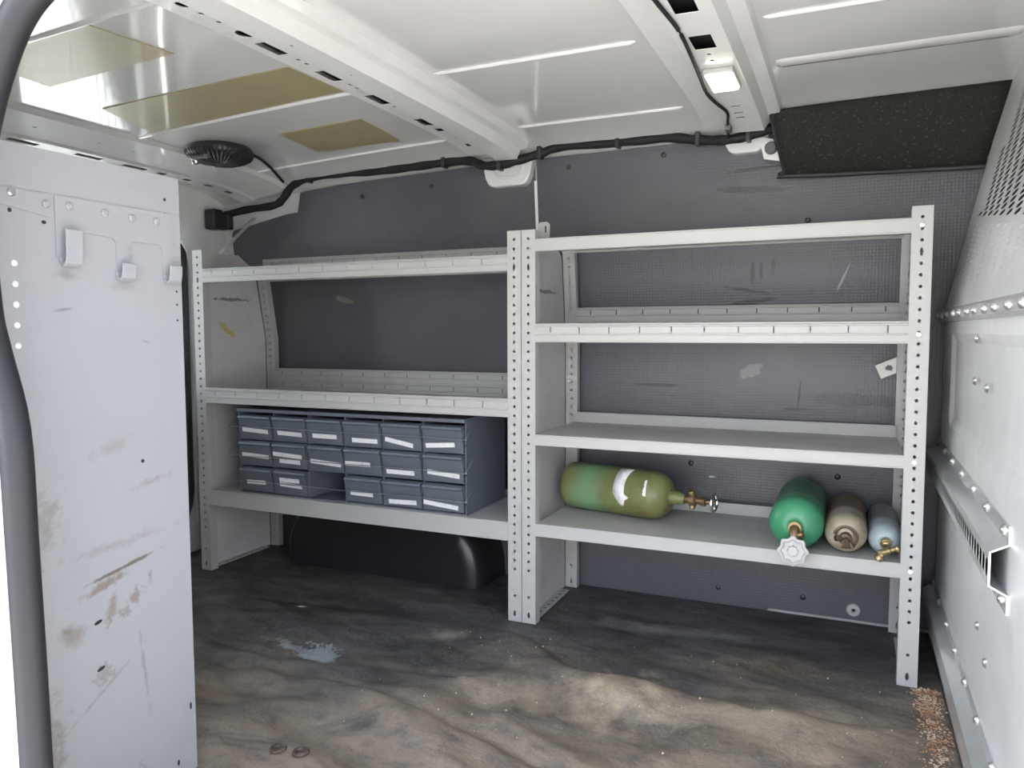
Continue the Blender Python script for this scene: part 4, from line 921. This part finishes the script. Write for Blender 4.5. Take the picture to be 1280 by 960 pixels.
# 1: olive cylinder lying along the shelf
R1 = 0.0735; ang = math.atan2(-0.075, 0.36)
C1 = thing('gas_cylinder', 'olive green gas cylinder with white stickers lying sideways on the shelf', 'cylinder', (0.058, 0.262, 0.3062+R1), ang, 'gas cylinders on the lowest right shelf')
bm = B(); lathe(bm, [(r, h) for r, h in cyl_prof(R1, 0.355, shoulder=0.062, neck=0.022)]+[(0.021, 0.356), (0.019, 0.380), (0.0135, 0.400), (0.0, 0.400)], 48, (0, 0, 0), (1, 0, 0)); obj('tank', bm, M_cyl1, parent=C1, smooth=True)
bm = B(); lathe(bm, [(0.010, 0.398), (0.012, 0.402), (0.012, 0.412), (0.018, 0.416), (0.018, 0.432), (0.011, 0.436), (0.011, 0.446), (0.014, 0.450), (0.014, 0.462), (0.007, 0.466), (0.006, 0.492), (0, 0.492)], 20, (0, 0, 0), (1, 0, 0))
lathe(bm, [(0.011, 0.0), (0.011, 0.026), (0.008, 0.030), (0, 0.030)], 14, (0.424, 0, 0.006), (0, -0.5, 0.8)); lathe(bm, [(0.008, 0), (0.008, 0.022), (0, 0.023)], 12, (0.424, 0, -0.004), (0, -0.3, -1))
v1 = obj('valve', bm, M_brass, parent=C1, smooth=True)
bm = B()
tube(bm, [(0.488, 0.024*math.cos(a), 0.024*math.sin(a)) for a in lin(0, 2*PI, 28)], 0.0048, 8, up=(1, 0, 0), cap=False)
for k in range(4): a = PI/2*k+0.4; tube(bm, [(0.488, 0.0, 0.0), (0.488, 0.024*math.cos(a), 0.024*math.sin(a))], 0.0032, 6)
obj('handwheel', bm, M_chrome, parent=v1, smooth=True)
def sticker(par, R, x0f, x1f, a0, a1, n=14, name='sticker'):
    """paper wrapped on the tank; x0f/x1f give its long edges as functions of s in 0..1 round the tank (angle from +z toward -y)"""
    bm = B(); A = []; C = []
    for k in range(n+1):
        s = k/n; a = a0+(a1-a0)*s
        for lst, xf in ((A, x0f), (C, x1f)): lst.append(bm.verts.new((xf(s), -(R+0.0006)*math.sin(a), (R+0.0006)*math.cos(a))))
    for k in range(n): bm.faces.new((A[k], C[k], C[k+1], A[k+1]))
    obj(name, bm, M_paper, parent=par, solid=0.0005, offset=0, smooth=True)
sticker(C1, R1, lambda s: 0.197+(0.0 if s < 0.7 else 0.024*(s-0.7)/0.3), lambda s: 0.243-0.010*math.sin(PI*s)+(0.014 if 0.72 < s < 0.84 else 0.0)-(0.0 if s < 0.84 else 0.012*(s-0.84)/0.16), 0.15, 2.0)
sticker(C1, R1*0.985, lambda s: 0.284+0.004*s, lambda s: 0.302+0.004*s, 0.75, 1.45)
bm = B(); quad(bm, *[(0.288+u, -(R1*0.985+0.0022)*math.sin(a), (R1*0.985+0.0022)*math.cos(a)) for u, a in ((0.002, 1.0), (0.010, 1.0), (0.010, 1.12), (0.002, 1.12))]); obj('sticker_print', bm, M_grey, parent=C1)

# cylinders 2-4 point their valves at us; local +x goes back from the shoulder to the base
def front_cyl(label, x, yf, R, L, rz, m, tilt=0.0, sh=0.065, neck=0.016):
    t_ = thing('gas_cylinder', label, 'cylinder', (x, yf, 0.3062+R), PI/2+rz, 'gas cylinders on the lowest right shelf')
    pr = cyl_prof(R, L, shoulder=sh, neck=neck); pr = [(r, L-h) for r, h in pr][::-1]
    pr = [(0.0, -0.002), (neck*0.85, -0.002), (neck, 0.002)]+pr
    bm = B(); lathe(bm, pr, 44, (0, 0, 0), (1, 0, 0)); obj('tank', bm, m, parent=t_, smooth=True)
    return t_
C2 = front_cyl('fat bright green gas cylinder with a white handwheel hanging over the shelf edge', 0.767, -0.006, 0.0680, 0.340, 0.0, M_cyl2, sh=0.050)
bm = B(); ax = Vector((-0.93, 0.02, 0.10)).normalized()
lathe(bm, [(0.015, -0.004), (0.016, 0.012), (0, 0.012)], 18, (-0.002, 0, 0), (-1, 0, 0)); tube(bm, smooth_path([(-0.004, 0, 0.0), (-0.020, 0, -0.010), (-0.028, 0, -0.028), (-0.030, 0.0, -0.050), (-0.030, 0, -0.060)], 4), 0.0125, 14)
lathe(bm, [(0.009, 0), (0.009, 0.022), (0.006, 0.024), (0, 0.024)], 12, (-0.022, 0, -0.018), (-0.2, -1, 0.3)); lathe(bm, [(0.007, 0), (0.007, 0.022), (0, 0.022)], 10, (-0.030, 0, -0.052), tuple(ax))
v2 = obj('valve', bm, M_brass, parent=C2, smooth=True)
# scalloped handwheel
hub = Vector((-0.030, 0, -0.052))+ax*0.018; q = Vector((0, 0, 1)).rotation_difference(ax)
bm = B(); n = 64; rings = []
for (k, zz) in ((1.0, 0.0), (1.04, 0.004), (1.0, 0.009), (0.80, 0.011), (0.72, 0.006), (0.40, 0.006), (0.34, 0.012), (0.0, 0.013)):
    rings.append([bm.verts.new(hub+q @ Vector(((0.0345+0.0028*math.cos(8*2*PI*i/n))*k*math.cos(2*PI*i/n), (0.0345+0.0028*math.cos(8*2*PI*i/n))*k*math.sin(2*PI*i/n), zz))) for i in range(n)] if k else [bm.verts.new(hub+q @ Vector((0, 0, zz)))])
bm.faces.new(rings[0])
for a, b in zip(rings, rings[1:]):
    for i in range(n):
        j = (i+1) % n
        bm.faces.new((a[i], a[j], b[j], b[i]) if len(b) > 1 else (a[i], a[j], b[0]))
obj('handwheel', bm, M_wheelw, parent=v2, smooth=True)
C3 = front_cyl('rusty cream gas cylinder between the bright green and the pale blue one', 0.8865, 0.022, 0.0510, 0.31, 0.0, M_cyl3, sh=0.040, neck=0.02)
bm = B(); tube(bm, [(0.006-0.002, 0.026*math.cos(a), 0.026*math.sin(a)-0.004) for a in lin(0.2, 2*PI-1.2, 22)], 0.0055, 8, up=(1, 0, 0))
lathe(bm, [(0.015, 0), (0.015, 0.016), (0.009, 0.018), (0.009, 0.030), (0, 0.030)], 16, (0.002, 0, -0.004), (-1, 0, -0.25)); lathe(bm, [(0.008, 0), (0.008, 0.020), (0.004, 0.020), (0.004, 0.012), (0, 0.012)], 12, (-0.010, 0.006, -0.006), (-0.5, 1, 0.1))
lathe(bm, [(0.006, 0), (0.006, 0.018), (0, 0.018)], 10, (-0.012, -0.008, -0.012), (-0.4, -0.6, -1)); obj('valve', bm, M_rust, parent=C3, smooth=True)
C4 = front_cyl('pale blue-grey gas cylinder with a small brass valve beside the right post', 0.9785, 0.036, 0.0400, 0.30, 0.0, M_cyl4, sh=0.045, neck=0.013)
bm = B(); lathe(bm, [(0.012, -0.004), (0.013, 0.012), (0, 0.012)], 16, (-0.002, 0, 0), (-1, 0, -0.15)); lathe(bm, [(0.010, 0.0), (0.010, 0.010), (0.007, 0.012), (0.007, 0.038), (0, 0.038)], 14, (-0.010, 0, -0.002), (-1, 0, -0.25)); lathe(bm, [(0, -0.018), (0.007, -0.018), (0.009, -0.015), (0.009, 0.010), (0.006, 0.012), (0.006, 0.022), (0.009, 0.024), (0.009, 0.030), (0, 0.030)], 16, (-0.044, 0.0, -0.012), (-0.1, -1, 0.45))
lathe(bm, [(0.007, 0), (0.007, 0.010), (0.010, 0.012), (0.010, 0.022), (0.005, 0.024), (0, 0.024)], 12, (-0.044, 0.006, -0.016), (-0.2, 0.6, -0.8))
v4 = obj('valve', bm, mat('bright_brass', (0.40, 0.31, 0.15), 0.38, metal=0.8, dirt=(0.14, 0.10, 0.06), dscale=70, dlo=0.4, dhi=0.62, damt=0.8), parent=C4, smooth=True)

# ------------------------------------------------------------------ small things
# printed tag tucked behind the right rear post
CT = tag(obj('tag', (lambda bm: (box(bm, (-0.031, -0.001, -0.0205), (0.031, 0.001, 0.0205)), bm)[1])(B()), M_card), 'small white printed tag hanging tilted on the dark wall beside the right post', 'tag')
CT.location = (0.988, 0.385, 0.768); CT.rotation_euler = (0, -0.42, 0)
bm = B(); box(bm, (-0.034, 0.0012, -0.0235), (0.034, 0.003, 0.0235)); obj('backing', bm, M_grey, parent=CT)
# rust and grit along the foot of the partition
bm = B(); rg = random.Random(11)
for k in range(1500):
    x = 1.075+rg.gauss(0, 0.016); y = 0.01-abs(rg.gauss(0, 0.26)); s = 0.0008+0.0026*rg.random()**2
    if x > 1.110 or x < 1.03 or (y > -0.005 and x < 1.062): continue
    bmesh.ops.create_icosphere(bm, subdivisions=1, radius=s, matrix=Matrix.Translation((x, y, bumps(x, y)+s*0.4)) @ Matrix.Diagonal((1, 0.6+rg.random()*0.8, 0.6, 1)))
tag(obj('grit', bm, M_debris), 'rusty grit scattered on the floor along the foot of the partition', 'grit', kind='stuff')
bm = B()
for k in range(140):
    x = -0.2+1.2*rg.random(); y = -0.75+0.72*rg.random(); s = 0.0008+0.0018*rg.random()**2
    bmesh.ops.create_icosphere(bm, subdivisions=1, radius=s, matrix=Matrix.Translation((x, y, bumps(x, y)+s*0.5)))
tag(obj('crumbs', bm, mat('pale_crumbs', (0.5, 0.44, 0.34), 0.9)), 'pale crumbs of dirt strewn over the dark floor mat', 'dirt', kind='stuff')
